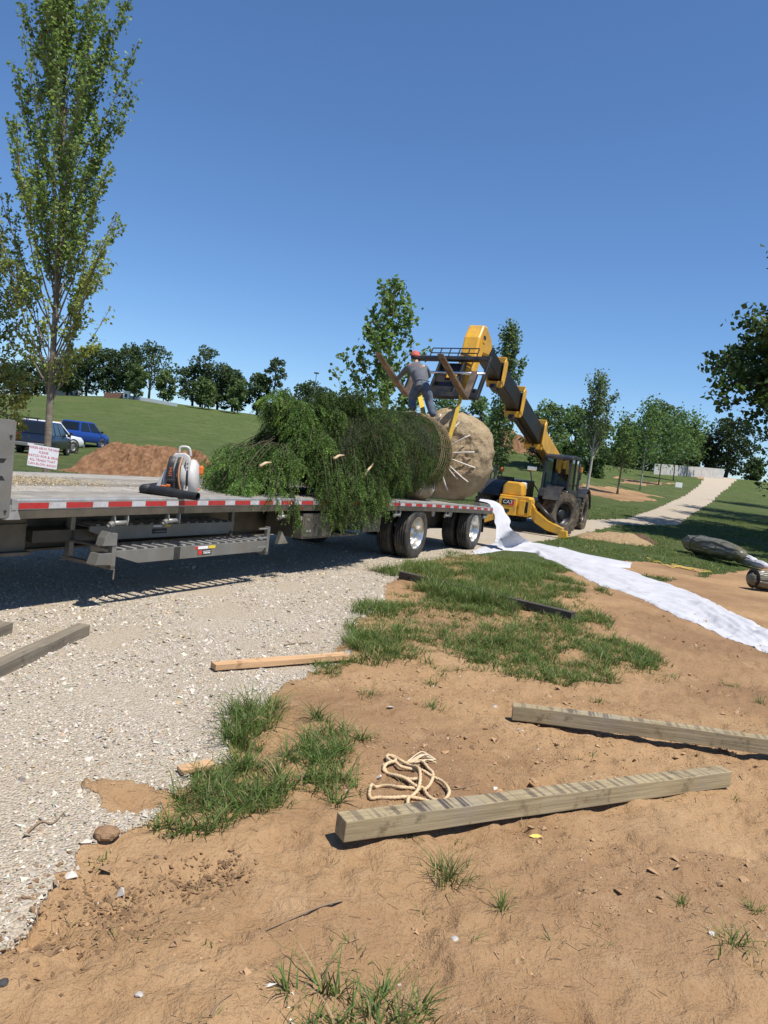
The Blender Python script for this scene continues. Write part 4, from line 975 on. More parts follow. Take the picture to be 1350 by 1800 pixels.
# cab
CX0, CX1, CY0, CY1, CZ0, CZ1 = -1.75, -.18, .34, 1.20, 1.02, 2.42
MB().prism([(-1.75, 1.0), (-.05, 1.0), (.12, 1.18), (-.02, 1.42), (-.2, 1.45), (-1.75, 1.45)], (0, CY0 - .02, 0), (1, 0, 0), (0, 0, 1), (0, CY1 - CY0 + .04, 0)).build('cab_base', blk, tele, bevel=.03)
MB().prism([(-1.80, 0), (-.32, 0), (-.22, -.05), (-.25, .06), (-.5, .115), (-1.6, .12), (-1.80, .08)], (0, CY0 - .03, CZ1), (1, 0, 0), (0, 0, 1), (0, CY1 - CY0 + .06, 0)).build('cab_roof', blk, tele, bevel=.03)
for a, b in (((-.12, CY0 + .03, 1.42), (-.30, CY0 + .03, CZ1)), ((-.12, CY1 - .03, 1.42), (-.30, CY1 - .03, CZ1)), ((-1.72, CY0 + .03, 1.42), (-1.72, CY0 + .03, CZ1)), ((-1.72, CY1 - .03, 1.42), (-1.72, CY1 - .03, CZ1)), ((-1.05, CY1 - .02, 1.42), (-1.05, CY1 - .02, CZ1))):
    MB().beam(a, b, .07, .07).build('cab_pillar', blk, tele, bevel=.012)
cg = clearglass()
MB().add([(-.13, CY0 + .06, 1.43), (-.13, CY1 - .06, 1.43), (-.31, CY1 - .06, CZ1), (-.31, CY0 + .06, CZ1)], [(0, 1, 2, 3)]).build('windscreen', cg, tele)
for x0, x1 in ((-1.0, -.18), (-1.68, -1.09)):
    MB().add([(x0, CY1 - .02, 1.44), (x1, CY1 - .02, 1.44), (x1 - (.14 if x1 > -.5 else 0), CY1 - .02, CZ1), (x0, CY1 - .02, CZ1)], [(0, 1, 2, 3)]).build('side_window', cg, tele)
MB().add([(-1.68, CY0 + .02, 1.44), (-.18, CY0 + .02, 1.44), (-.32, CY0 + .02, CZ1), (-1.68, CY0 + .02, CZ1)], [(0, 1, 2, 3)]).build('side_window', cg, tele)
MB().add([(-1.74, CY0 + .06, 1.44), (-1.74, CY1 - .06, 1.44), (-1.74, CY1 - .06, CZ1), (-1.74, CY0 + .06, CZ1)], [(0, 1, 2, 3)]).build('rear_window', cg, tele)
mb = MB(); mb.bb(-1.45, -.95, .55, 1.0, 1.1, 1.3); o = mb.build('seat', black, tele, bevel=.04); MB().bb(-1.55, -1.43, .55, 1.0, 1.3, 1.95).build('backrest', black, o, bevel=.04)
MB().tube([(-.45, .78, 1.25), (-.6, .78, 1.5)], .025, 8).build('steering_column', black, tele)
MB().lathe([(.17, -.012), (.185, 0), (.17, .012), (.158, 0), (.17, -.012)], (-.62, .78, 1.53), (-.4, 0, 1), 20).build('steering_wheel', black, tele, True)
MB().tube([(-.1, CY0 - .05, 1.3), (.12, CY0 - .25, 1.6), (.05, CY0 - .35, 1.95)], .022, 8).build('mirror_arm', blk, tele)
MB().box((.05, CY0 - .30, 2.0), (.06, .30, .14)).build('mirror', chrome, tele, bevel=.02)
MB().box((.02, CY0 - .5, 1.42), (.22, .18, .22)).build('headlamp', whitep, tele, bevel=.04)
MB().cyl((-1.95, 1.13, .95), (-1.95, 1.13, 2.35), .075, 12).build('intake_stack', blk, tele, True); MB().box((-1.95, 1.13, 1.95), (.2, .2, .28)).build('filter_box', blk, tele, bevel=.03)
MB().bb(-2.6, -1.85, .75, 1.25, .70, 1.20).build('fuel_tank', blk, tele, bevel=.04)
MB().box((-1.75, 1.27, 2.15), (.05, .06, .18)).build('tail_lamp', mat('amber_lens2', (.6, .22, .02), (.65, .26, .03), .3), tele, bevel=.01)
# boom
def bp(s): return Vector((-2.24 + 9.09 * s, 0, 2.54 + 2.09 * s))
BD = Vector((9.09, 0, 2.09)).normalized(); BU = Vector((-BD.z, 0, BD.x))
def boom_sec(s0, s1, w_, h_, name, m, lift=0):
    mb = MB(); mb.beam(bp(s0) + BU * lift, bp(s1) + BU * lift, w_, h_); return mb.build(name, m, tele, bevel=.03)
MB().prism([(-4.7, .8), (-3.2, .8), (-3.3, 1.3), (-3.7, 2.45), (-4.3, 2.5), (-4.7, 1.6)], (0, -.36, 0), (1, 0, 0), (0, 0, 1), (0, .10, 0)).build('boom_tower', yel, tele, bevel=.02)
MB().prism([(-4.7, .8), (-3.2, .8), (-3.3, 1.3), (-3.7, 2.45), (-4.3, 2.5), (-4.7, 1.6)], (0, .26, 0), (1, 0, 0), (0, 0, 1), (0, .10, 0)).build('boom_tower', yel, tele, bevel=.02)
boom_sec(-.21, .25, .44, .62, 'boom_base', yel)
boom_sec(.20, .57, .38, .58, 'boom_stage', boomblk)
boom_sec(.52, .80, .32, .50, 'boom_stage', boomblk)
boom_sec(.75, .99, .27, .42, 'boom_stage', boomblk)
for s_, w_, h_, th in ((.25, .56, .84, .16), (.57, .46, .76, .18), (.80, .40, .66, .18)):
    p = bp(s_); mb = MB()
    for sd in (-1, 1): mb.prism([(-.5 * h_, -.10), (-.40 * h_, .10), (.35 * h_, .13), (.52 * h_, .05), (.52 * h_, -.12), (.2 * h_, -.16), (-.2 * h_, -.14)], p + Vector((0, sd * w_ / 2 - .02, 0)), BU, BD, (0, .04, 0))
    mb.beam(p + BU * (.5 * h_) - Vector((0, w_ / 2, 0)), p + BU * (.5 * h_) + Vector((0, w_ / 2, 0)), .10, .16)
    mb.beam(p - BU * (.47 * h_) - Vector((0, w_ / 2, 0)), p - BU * (.47 * h_) + Vector((0, w_ / 2, 0)), .10, .16)
    o = mb.build('boom_collar', yel, tele, bevel=.015)
    MB().beam(p - BU * (.60 * h_) - BD * .2, p - BU * (.60 * h_) + BD * .12, .16, .10).build('wear_block', blk, o)
for s_ in (.30, .37, .45): MB().beam(bp(s_) + Vector((0, .187, 0)) + BU * .17, bp(s_ + .025) + Vector((0, .187, 0)) + BU * .17, .004, .12, up=BU).build('decal', whitep, tele)
MB().tube([bp(-.05) - BU * .40, bp(.1) - BU * .42, bp(.24) - BU * .44], .045, 8).build('hydraulic_hose', blk, tele, True)
MB().cyl(bp(.03) - BU * .33, Vector((-3.0, 0, 1.05)), .10, 14).build('lift_cylinder', blk, tele, True)
MB().tube([bp(.20) - BU * .36, bp(.4) - BU * .36, bp(.56) - BU * .32], .03, 6).build('hydraulic_hose', blk, tele, True)
# boom nose
hx = bp(1.0)
nose = [Vector((hx.x - .55, 0, hx.z + .02)), ]
MB().prism([(-.62, -.06), (-.50, .16), (-.05, .36), (.16, .34), (.40, .02), (.62, -.70), (.68, -1.28), (.50, -1.34), (.28, -.72), (.05, -.28), (-.4, -.26)], (hx.x, -.19, hx.z), (1, 0, 0), (0, 0, 1), (0, .38, 0)).build('boom_nose', yel, tele, bevel=.04)
MB().box((hx.x + .07, .195, hx.z + .08), (.16, .012, .07)).build('inspection_slot', blk, tele); MB().box((hx.x + .10, .198, hx.z - .02), (.14, .012, .07)).build('tow_eye', yel, tele, bevel=.005)
MB().cyl((hx.x + .56, -.3, hx.z - 1.2), (hx.x + .56, .3, hx.z - 1.2), .06, 12).build('pivot_pin', blk, tele)
# fork carriage, tipped back
CO = Vector((7.95, -.36, 3.20)); tilt = math.radians(27)
psi = math.radians(8); cf = Vector((math.cos(tilt) * math.cos(psi), -math.cos(tilt) * math.sin(psi), math.sin(tilt))); cy_ = Vector((math.sin(psi), math.cos(psi), 0)); cu_ = cf.cross(cy_)
def cc(a, b, c): return CO + cf * a + cy_ * b + cu_ * c
car = MB().beam(cc(0, -.93, 1.02), cc(0, .93, 1.02), .10, .10, up=cu_).build('carriage_top_bar', blk, tele, bevel=.012); car['label'] = 'black fork carriage tipped back at the boom end'
MB().beam(cc(0, -.93, .05), cc(0, .93, .05), .10, .12, up=cu_).build('carriage_bottom_bar', blk, tele, bevel=.012)
for b in (-.91, .91): MB().beam(cc(0, b, 0), cc(0, b, 1.04), .07, .10, up=cf).build('carriage_post', blk, tele, bevel=.012)
for b in (-.30, .30): MB().beam(cc(-.05, b, .02), cc(-.05, b, 1.0), .05, .14, up=cf).build('carriage_upright', blk, tele, bevel=.012)
MB().prism([(-.30, .05), (.30, .05), (.36, .35), (.27, .98), (-.27, .98), (-.36, .35)], cc(-.16, 0, 0), cy_, cu_, cf * .06).build('coupler_plate', blk, tele, bevel=.01)
MB().box(cc(-.09, .08, .62), (.02, .26, .10), Matrix.Rotation(-tilt, 3, 'Y')).build('coupler_label', yel, tele)
MB().cyl(cc(.03, -.93, .62), cc(.03, .93, .62), .03, 12).build('fork_shaft', chrome, tele, True)
for a0, a1 in ((1.07, 1.07),):
    for k in range(6): MB().cyl(cc(0, -.62 + k * .235, 1.06), cc(0, -.62 + k * .235, 1.31), .014, 6).build('guard_bar', blk, tele)
    for c_ in (1.18, 1.31): MB().cyl(cc(0, -.62, c_), cc(0, .555, c_), .014, 6).build('guard_rail', blk, tele)
for b in (-.80, .68):
    o = MB().prism([(0, 0), (.52, -.015), (1.42, .02), (1.52, .045), (1.52, .052), (.52, .055), (.06, .06), (.05, .72), (0, .72)], cc(.02, b - .07, -.06), cf, cu_, cy_ * .14).build('fork', forkm, tele, bevel=.008)
    MB().beam(cc(.03, b, -.02), cc(.03, b, .66), .16, .06, up=cf).build('fork_shank', blk, o, bevel=.01)

# operator seen through the windscreen
skin = mat('skin', (.36, .20, .13), (.44, .26, .18), .55, 0, 20)
def skin_mesh(name, pts, edges, m, parent, sub=2, root=0):
    """pts: {key: (pos, rx, ry)}; grows a tapered continuous surface on the edges"""
    keys = list(pts); ix = {k: i for i, k in enumerate(keys)}
    inv = ROOTM[parent.name].inverted()
    me = bpy.data.meshes.new(name); me.from_pydata([tuple(inv @ Vector(pts[k][0])) for k in keys], [(ix[a], ix[b]) for a, b in edges], [])
    o = bpy.data.objects.new(name, me); COL.objects.link(o); o.parent = parent; me.materials.append(m)
    sk = o.modifiers.new('skin', 'SKIN'); sk.use_smooth_shade = True; sk.branch_smoothing = .5
    for i, k in enumerate(keys):
        d_ = me.skin_vertices[0].data[i]; d_.radius = pts[k][1:3]; d_.use_root = (i == root)
    s2 = o.modifiers.new('sub', 'SUBSURF'); s2.levels = s2.render_levels = sub
    return o
def chain(*ks): return list(zip(ks[:-1], ks[1:]))
opw = lambda x_, y_, z_: Vector(ROOTM[tele.name] @ Vector((x_, y_, z_)))
oper = thing('person', 'machine operator in yellow shirt seated inside the glazed cab', 'person', tuple(opw(-1.2, .78, 1.3)), TLROT)
J = {'pel': (opw(-1.25, .78, 1.40), .14, .12), 'ch': (opw(-1.28, .78, 1.75), .17, .12), 'nk': (opw(-1.26, .78, 1.93), .055, .055), 'hd': (opw(-1.22, .78, 2.03), .085, .095), 'ht': (opw(-1.22, .78, 2.13), .07, .075),
     'sl': (opw(-1.26, .96, 1.84), .065, .06), 'el': (opw(-1.05, 1.02, 1.58), .045, .045), 'hl': (opw(-.75, .90, 1.56), .038, .038), 'sr': (opw(-1.26, .60, 1.84), .065, .06), 'er': (opw(-1.05, .54, 1.58), .045, .045), 'hr': (opw(-.75, .66, 1.56), .038, .038),
     'kl': (opw(-.85, .92, 1.42), .075, .075), 'kr': (opw(-.85, .64, 1.42), .075, .075), 'fl': (opw(-.68, .92, 1.1), .05, .05), 'fr': (opw(-.68, .64, 1.1), .05, .05)}
skin_mesh('body', J, chain('pel', 'ch', 'nk', 'hd', 'ht') + chain('ch', 'sl', 'el', 'hl') + chain('ch', 'sr', 'er', 'hr') + chain('pel', 'kl', 'fl') + chain('pel', 'kr', 'fr'), skin, oper)
J2 = {k: (v[0], v[1] * 1.15, v[2] * 1.15) for k, v in J.items() if k in ('pel', 'ch', 'sl', 'el', 'sr', 'er')}
skin_mesh('shirt', J2, chain('pel', 'ch') + chain('ch', 'sl', 'el') + chain('ch', 'sr', 'er'), mat('yellow_shirt', (.55, .42, .06), (.65, .5, .1), .85), oper)

# slings from the carriage to the trunk
slm = mat('yellow_sling', (.50, .32, .03), (.62, .42, .05), .7, 0, 25, .1, 90)
cw = lambda a, b, c: Vector(ROOTM[tele.name] @ cc(a, b, c))
def ribbon(pts, width, side, thick=.006):
    mb = MB(); side = Vector(side).normalized(); rings = []
    for i, p in enumerate(pts):
        p = Vector(p); t = (Vector(pts[min(i + 1, len(pts) - 1)]) - Vector(pts[max(i - 1, 0)])).normalized(); nrm = t.cross(side).normalized()
        rings.append([p - side * width / 2 - nrm * thick / 2, p + side * width / 2 - nrm * thick / 2, p + side * width / 2 + nrm * thick / 2, p - side * width / 2 + nrm * thick / 2])
    return mb.loft(rings)
tp = P(812, 690, 15.9); bt = TW(10.42, .62, 2.10)
s1 = thing('lifting_sling', 'yellow webbing sling hanging from the right fork down to the trunk', 'sling', tuple(tp), 0, 'yellow lifting slings under the fork carriage')
ribbon([tp, tp.lerp(bt, .5) + Vector((.01, 0, 0)), bt, bt + Vector((-.03, .1, -.15))], .085, (.9, -.3, .1)).build('webbing', slm, s1, world=True)
MB().tube([tp + Vector((-.10, 0, .03)), tp + Vector((-.03, 0, .05)), tp + Vector((.03, 0, .02)), tp + Vector((0, 0, -.05))], .03, 8).build('shackle', whitep, s1, True, world=True)
tp2 = P(737, 690, 15.9); bt2 = TW(9.75, .9, 2.60)
s2 = thing('lifting_sling', 'yellow webbing sling seen between the worker\'s legs', 'sling', tuple(tp2), 0, 'yellow lifting slings under the fork carriage')
ribbon([tp2, tp2.lerp(bt2, .5), bt2, bt2 + Vector((0, .1, -.25))], .10, (.95, -.2, 0)).build('webbing', slm, s2, world=True)

# ================================================================== WORKER ON THE TREE
shirtm = mat('grey_work_shirt', (.088, .096, .112), (.13, .14, .16), .9, 0, 9, .35, 16)
jeanm = mat('blue_jeans', (.055, .075, .105), (.115, .14, .18), .9, 0, 7, .35, 18)
capm = mat('red_cap', (.42, .075, .06), (.50, .11, .085), .8, 0, 20)
bootm = mat('work_boot', (.04, .03, .022), (.07, .05, .035), .8)
hairm = mat('dark_hair', (.012, .009, .007), (.03, .022, .016), .8)
wk = thing('person', 'worker in grey shirt, jeans and red cap bending over on the tied spruce', 'person', tuple(P(745, 735, 15.0)))
W = {'pel': (P(741, 678, 15.15), .145, .13), 'wst': (P(739, 668, 15.2), .15, .12), 'ch': (P(735, 650, 15.36), .175, .12), 'nk0': (P(732, 637, 15.5), .07, .07), 'nk': (P(731, 633, 15.54), .055, .058), 'hd': (P(730, 627, 15.58), .082, .092), 'ht': (P(729.5, 620, 15.6), .07, .08), 'nose': (P(729, 627, 15.70), .02, .02),
     'sl': (P(720, 642, 15.45), .075, .07), 'el': (P(708, 656, 15.8), .050, .050), 'wl': (P(697, 667, 16.25), .034, .034), 'hl': (P(694, 670, 16.36), .036, .024),
     'sr': (P(747, 644, 15.4), .075, .07), 'er': (P(754, 660, 15.7), .050, .050), 'wr': (P(749, 664, 16.1), .034, .034), 'hr': (P(747, 664, 16.22), .036, .024),
     'pl': (P(732, 681, 15.18), .105, .105), 'kl': (P(724.5, 702, 15.32), .068, .068), 'al': (P(725, 721, 15.2), .046, .046),
     'pr': (P(751, 681, 15.1), .105, .105), 'kr': (P(754, 706, 15.16), .068, .068), 'ar': (P(763, 733, 15.02), .046, .046)}
ed = chain('pel', 'wst', 'ch', 'nk0', 'nk', 'hd', 'ht') + [('hd', 'nose')] + chain('ch', 'sl', 'el', 'wl', 'hl') + chain('ch', 'sr', 'er', 'wr', 'hr') + chain('pel', 'pl', 'kl', 'al') + chain('pel', 'pr', 'kr', 'ar')
body = {k: (v[0], v[1] * (.66 if k not in ('nk', 'hd', 'ht', 'nose', 'hl', 'hr', 'wl', 'wr') else 1), v[2] * (.66 if k not in ('nk', 'hd', 'ht', 'nose', 'hl', 'hr', 'wl', 'wr') else 1)) for k, v in W.items()}
for s_, sg in (('l', -1), ('r', 1)):
    h0 = W['h' + s_][0]; d_ = (h0 - W['w' + s_][0]).normalized(); sd = d_.cross(Vector((0, 0, 1))).normalized()
    for i_, (off, ln) in enumerate(((-.030, .070), (-.010, .082), (.010, .078), (.028, .062))):
        a = h0 + sd * off + d_ * .04; b = a + d_ * ln * .6 + Vector((0, 0, -.01)); c = b + d_ * ln * .25 + Vector((0, 0, -.035))
        for nm, p_, r_ in (('a', a, .0095), ('b', b, .009), ('c', c, .008)): body[f'f{s_}{i_}{nm}'] = (p_, r_, r_)
        ed += [('h' + s_, f'f{s_}{i_}a')] + chain(f'f{s_}{i_}a', f'f{s_}{i_}b', f'f{s_}{i_}c')
    th = h0 + sd * -.045 * sg + d_ * .0; body[f't{s_}a'] = (th, .011, .011); body[f't{s_}b'] = (th + d_ * .045 + Vector((0, 0, -.02)), .009, .009); ed += [('h' + s_, f't{s_}a'), (f't{s_}a', f't{s_}b')]
skin_mesh('body', body, ed, skin, wk)
sh = {k: W[k] for k in ('wst', 'ch', 'nk0', 'sl', 'el', 'wl', 'sr', 'er', 'wr')}
sh['wst'] = (P(739.5, 668, 15.2), .185, .155); sh['hem'] = (P(741.5, 683, 15.15), .20, .175); sh['ch'] = (W['ch'][0], .205, .15); sh['el'] = (W['el'][0], .062, .062); sh['er'] = (W['er'][0], .062, .062); sh['wl'] = (W['wl'][0], .045, .045); sh['wr'] = (W['wr'][0], .045, .045)
shirt = skin_mesh('shirt', sh, chain('hem', 'wst', 'ch', 'nk0') + chain('ch', 'sl', 'el', 'wl') + chain('ch', 'sr', 'er', 'wr'), shirtm, wk)
tr = {k: (W[k][0], W[k][1] * 1.13, W[k][2] * 1.13) for k in ('pel', 'pl', 'kl', 'al', 'pr', 'kr', 'ar')}
tr['al'] = (W['al'][0], .078, .078); tr['ar'] = (W['ar'][0], .078, .078); tr['kl'] = (W['kl'][0], .095, .095); tr['kr'] = (W['kr'][0], .095, .095); tr['w'] = (P(740, 670, 15.18), .155, .13); tr['pl'] = (W['pl'][0], .13, .13); tr['pr'] = (W['pr'][0], .13, .13); tr['pel'] = (W['pel'][0], .165, .15)
skin_mesh('jeans', tr, [('pel', 'w')] + chain('pel', 'pl', 'kl', 'al') + chain('pel', 'pr', 'kr', 'ar'), jeanm, wk)
for k_, tip in (('al', (729, 726, 15.35)), ('ar', (767, 741, 15.16))):
    a = W[k_][0] + Vector((0, 0, -.03)); skin_mesh('boot', {'a': (a, .055, .055), 'h': (a + Vector((0, -.02, -.06)), .052, .05), 't': (P(*tip), .045, .035)}, chain('a', 'h', 't'), bootm, wk, 1)
hc = W['hd'][0]; fw = (W['nose'][0] - hc).normalized(); upv = Vector((-.05, .10, .99)).normalized()
rings = []
for j in range(9):
    a = math.pi / 2 * j / 8
    rings.append([hc + upv * (.015 + .118 * math.sin(a)) + (fw * math.cos(2 * math.pi * k / 18) * 1.15 + fw.cross(upv).normalized() * math.sin(2 * math.pi * k / 18)) * .102 * max(math.cos(a), .02) for k in range(18)])
cap = MB().loft(rings).build('cap', capm, wk, True, world=True)
MB().prism([(-.075, .0), (-.06, .07), (0, .09), (.06, .07), (.075, 0)], hc + upv * .02 + fw * .10, fw.cross(upv).normalized(), fw, upv * .008).build('peak', capm, cap, world=False, fn=lambda v: ROOTM[wk.name].inverted() @ Vector(v))
rings = []
for j in range(7):
    a = -.55 + .75 * j / 6; rings.append([hc + upv * (.10 * math.sin(a)) + (fw * (math.cos(2 * math.pi * k / 18) * 1.12 - .12) + fw.cross(upv).normalized() * math.sin(2 * math.pi * k / 18)) * .095 * math.cos(a) for k in range(18)])
MB().loft(rings).build('hair', hairm, wk, True, world=True)
om = mat('faded_orange_print', (.36, .14, .10), (.42, .19, .14), .8)
for k in range(9):
    p_ = P(723.5 + k * 2.5, 640.5 + k * .35 + .9 * abs(k - 4) / 4, 15.2)
    MB().box(p_, (.020, .004, .020 if k % 3 else .027)).build('back_print', om, shirt, fn=lambda v: ROOTM[wk.name].inverted() @ Vector(v))

# ================================================================== BACKPACK BLOWER ON THE DECK
def deck_pt(px, py, z):
    d = ray(px, py); k = (z - EYE) / d[2]; return Vector((0, 0, EYE)) + Vector(d) * k
bo = deck_pt(312, 874, 1.012); BROT = math.radians(10)
whs = mat('blower_white', (.48, .47, .455), (.58, .57, .55), .4, 0, 6, dirt=(.42, .37, .31), dscale=6)
org = mat('blower_orange', (.60, .13, .02), (.66, .17, .03), .45)
blw = thing('leaf_blower', 'white and orange backpack leaf blower with black tube standing on the deck', 'leaf blower', tuple(bo), BROT)
MB().prism([(-.16, .10), (-.10, .40), (-.075, .455), (.03, .47), (.085, .44), (.10, .40), (.095, .015), (.04, .0), (-.11, .0)], (0, .035, 0), (1, 0, 0), (0, 0, 1), (0, .03, 0)).build('back_plate', whs, blw, bevel=.012)
MB().prism([(-.24, .08), (-.135, .03), (-.125, .30), (-.155, .28)], (0, .03, 0), (1, 0, 0), (0, 0, 1), (0, .16, 0)).build('left_cowl', whs, blw, bevel=.015)
MB().prism([(.045, .0), (.085, .0), (.10, .10), (.10, .38), (.075, .44), (.05, .41), (.055, .2)], (0, -.01, 0), (1, 0, 0), (0, 0, 1), (0, .055, 0)).build('frame_strut', whs, blw, bevel=.008)
for k in range(9): MB().cyl((.070 + .006 * math.sin(k * .4), -.011, .025 + k * .042), (.070 + .006 * math.sin(k * .4), -.0135, .025 + k * .042), .0075, 8).build('vent_hole', black, blw)
MB().lathe([(.195, .0), (.20, .02), (.19, .05), (.155, .075), (.10, .088), (.0, .092)], (.10, .17, .21), (1, -.05, .05), 36).build('fan_housing', whs, blw, True)
MB().lathe([(.195, 0), (.203, -.012), (.195, -.024)], (.10, .17, .21), (1, -.05, .05), 36).build('housing_seam', black, blw, True)
MB().lathe([(.195, -.024), (.185, -.17), (.0, -.17)], (.10, .17, .21), (1, -.05, .05), 36).build('engine_case', whs, blw, True)
MB().box((.20, .20, .30), (.05, .12, .10)).build('orange_cover', org, blw, bevel=.02)
MB().tube(smooth_path([(-.03, .05, .46), (-.02, .05, .525), (.065, .05, .525), (.09, .05, .44)], 5), .013, 8).build('carry_handle', whs, blw, True)
def pad(x0, x1, name):
    pts = [(0, .01, .42), (-.01, -.035, .36), (-.015, -.05, .25), (-.005, -.045, .14), (0, -.01, .05)]
    mb = MB(); rings = []
    for q in smooth_path(pts, 4): rings.append([Vector((x0 + q.x, q.y, q.z)), Vector((x1 + q.x, q.y, q.z)), Vector((x1 + q.x, q.y + .018, q.z)), Vector((x0 + q.x, q.y + .018, q.z))])
    return mb.loft(rings).build(name, black, blw, True, bevel=.004)
pd = pad(-.115, -.05, 'shoulder_pad'); pad(-.03, .025, 'shoulder_pad')
text('STIHL', .040, org, pd, frame((-.088, -.0535, .265), (0, .12, 1), (-1, 0, 0)), ext=.001)
text('STIHL', .034, org, blw, frame((-.012, -.0535, .255), (.12, .12, 1), (-1, 0, 0)), ext=.001)
MB().tube(smooth_path([(.012, .0, .42), (-.005, -.06, .30), (.005, -.07, .16), (.045, -.03, .03)], 6), .010, 6).build('harness_strap', mat('tan_strap', (.42, .22, .12), (.5, .28, .16), .8), blw, True)
MB().box((-.075, -.045, .17), (.09, .02, .03)).build('chest_buckle', black, blw, bevel=.005); MB().box((-.10, -.035, .115), (.04, .03, .03)).build('orange_button', org, blw, bevel=.008)
MB().bb(-.11, .09, .04, .22, .0, .03).build('base_foot', black, blw, bevel=.01)
MB().tube([(-.10, .02, .38), (-.155, .0, .20), (-.15, -.01, .08)], .006, 6).build('throttle_cable', whitep, blw, True)
hp = smooth_path([(-.15, .12, .10), (-.22, .10, .075), (-.30, .05, .055), (-.335, -.02, .05), (-.31, -.08, .055), (-.25, -.12, .060)], 9)
MB().tube(hp, [.050 + .006 * (i % 2) for i in range(len(hp))], 14).build('flexible_elbow', black, blw)
tb = MB(); a, b = Vector((-.26, -.115, .060)), Vector((.235, -.36, .052)); pts = [a.lerp(b, f) for f in np.linspace(0, 1, 14)]
tb.tube(pts, [.052, .052, .050, .050, .053, .053, .048, .047, .046, .044, .042, .041, .0405, .041], 18, caps=False)
tube_o = tb.build('blower_tube', black, blw, True)
MB().cyl(b - (b - a).normalized() * .06, b - (b - a).normalized() * .058, .038, 16).build('tube_mouth', mat('tube_dark', (.003, .003, .003), (.005, .005, .005), .9), tube_o)
MB().box((-.13, -.17, .115), (.055, .03, .016)).build('control_switch', org, blw, bevel=.005)
MB().tube([(.10, .25, .02), (.16, .22, .06), (.2, .2, .1)], .012, 6).build('fuel_line', org, blw, True)
# ================================================================== WHITE CLOTH
def clothmat(name, c1, c2, sss=0):
    return mat(name, c1, c2, .85, 0, 3, .25, 12, .2)
wcl = clothmat('white_fabric', (.41, .41, .44), (.49, .49, .52))
def cloth_strip(pairs, name, parent, nu=12, sub=12, amp=.05, seed=1, lift=.02, ground_from=0):
    L = smooth_path([p for p, q in pairs], sub); Rr = smooth_path([q for p, q in pairs], sub); n_ = len(L); vs = []
    ds = 0
    for i in range(n_):
        if i: ds += (L[i] + Rr[i] - L[i - 1] - Rr[i - 1]).length / 2
        for k in range(nu + 1):
            f = k / nu; p = L[i].lerp(Rr[i], f); wd = (L[i] - Rr[i]).length
            a = float(fbm(f * wd * 2.6 + 3, ds * .55, seed, 2)) - .45; b = float(fbm(f * wd * 7, ds * 1.6, seed + 9, 3)) - .45
            fold = abs(math.sin(f * wd * 7 + 2.2 * a * 4 + .8 * math.sin(ds * 1.3)))
            edge = min(1, 7 * min(f, 1 - f) + .25)
            up_ = lift + amp * (1.1 * max(a, -.2) + .38 * fold ** 2 * (.3 + 2 * max(0, a + .2)) + .32 * b) * edge + .02 * (1 - edge) * max(0, math.sin(ds * 6 + f * 3))
            wob = .30 * (float(fbm(ds * 2.5, f * 2, seed + 5, 3)) - .45)
            d_ = (L[i] - Rr[i]).normalized() if wd > 1e-4 else Vector((0, 0, 0))
            q = p + d_ * wob * (2 * abs(f - .5)) * (1 if f < .5 else -1)
            vs.append(Vector((q.x, q.y, q.z + max(.006, up_))))
    V = np.array([tuple(v) for v in vs]); rows = np.repeat(np.arange(n_), nu + 1); gs = surf(V[:, 0], V[:, 1])
    base = np.array([L[i].lerp(Rr[i], k / nu).z for i in range(n_) for k in range(nu + 1)])
    V[:, 2] = np.where(rows >= ground_from, gs + (V[:, 2] - base), np.maximum(V[:, 2], gs + .01))
    eg = np.tile(np.minimum(np.arange(nu + 1), nu - np.arange(nu + 1)) == 0, n_) & (rows >= ground_from); V[eg, 2] = gs[eg] + .003
    vs = [Vector(v) for v in V.tolist()]
    mb = MB(); w1 = nu + 1
    mb.add(vs, [(i * w1 + k, i * w1 + k + 1, (i + 1) * w1 + k + 1, (i + 1) * w1 + k) for i in range(n_ - 1) for k in range(nu)])
    return mb.build(name, wcl, parent, True, world=True)
cl = thing('white_cloth', 'long strip of white fabric trailing from the trailer over grass and soil', 'cloth', tuple(G(1000, 985)))
prs = [(P(846, 879, 17.3), P(842, 882, 16.7)), (P(868, 884, 17.2), P(860, 887, 16.8)), (P(882, 893, 17.1), P(866, 897, 16.75)), (P(893, 917, 16.9), P(867, 924, 16.55)), (P(908, 938, 16.7), P(872, 950, 16.3)),
       (G(935, 955), G(884, 968)), (G(985, 965), G(935, 972)), (G(1040, 985), G(985, 993)), (G(1105, 1004), G(1045, 1024)), (G(1180, 1030), G(1125, 1052)), (G(1240, 1052), G(1195, 1084)),
       (G(1290, 1078), G(1260, 1114)), (G(1348, 1106), G(1338, 1142)), (G(1405, 1128), G(1400, 1172))]
cloth_strip(prs, 'strip', cl, 34, 24, .11, 4, ground_from=5 * 24)
cloth_strip([(G(905, 952), G(895, 966)), (G(870, 955), G(872, 970)), (G(845, 963), G(852, 973)), (G(830, 970), G(834, 974))], 'loose_corner', cl, 8, 10, .05, 7)
cloth_strip([(G(985, 964), G(965, 975)), (G(1030, 976), G(1015, 986)), (G(1080, 985), G(1070, 996)), (G(1112, 991), G(1108, 999))], 'folded_flap', cl, 9, 12, .07, 9, .035)

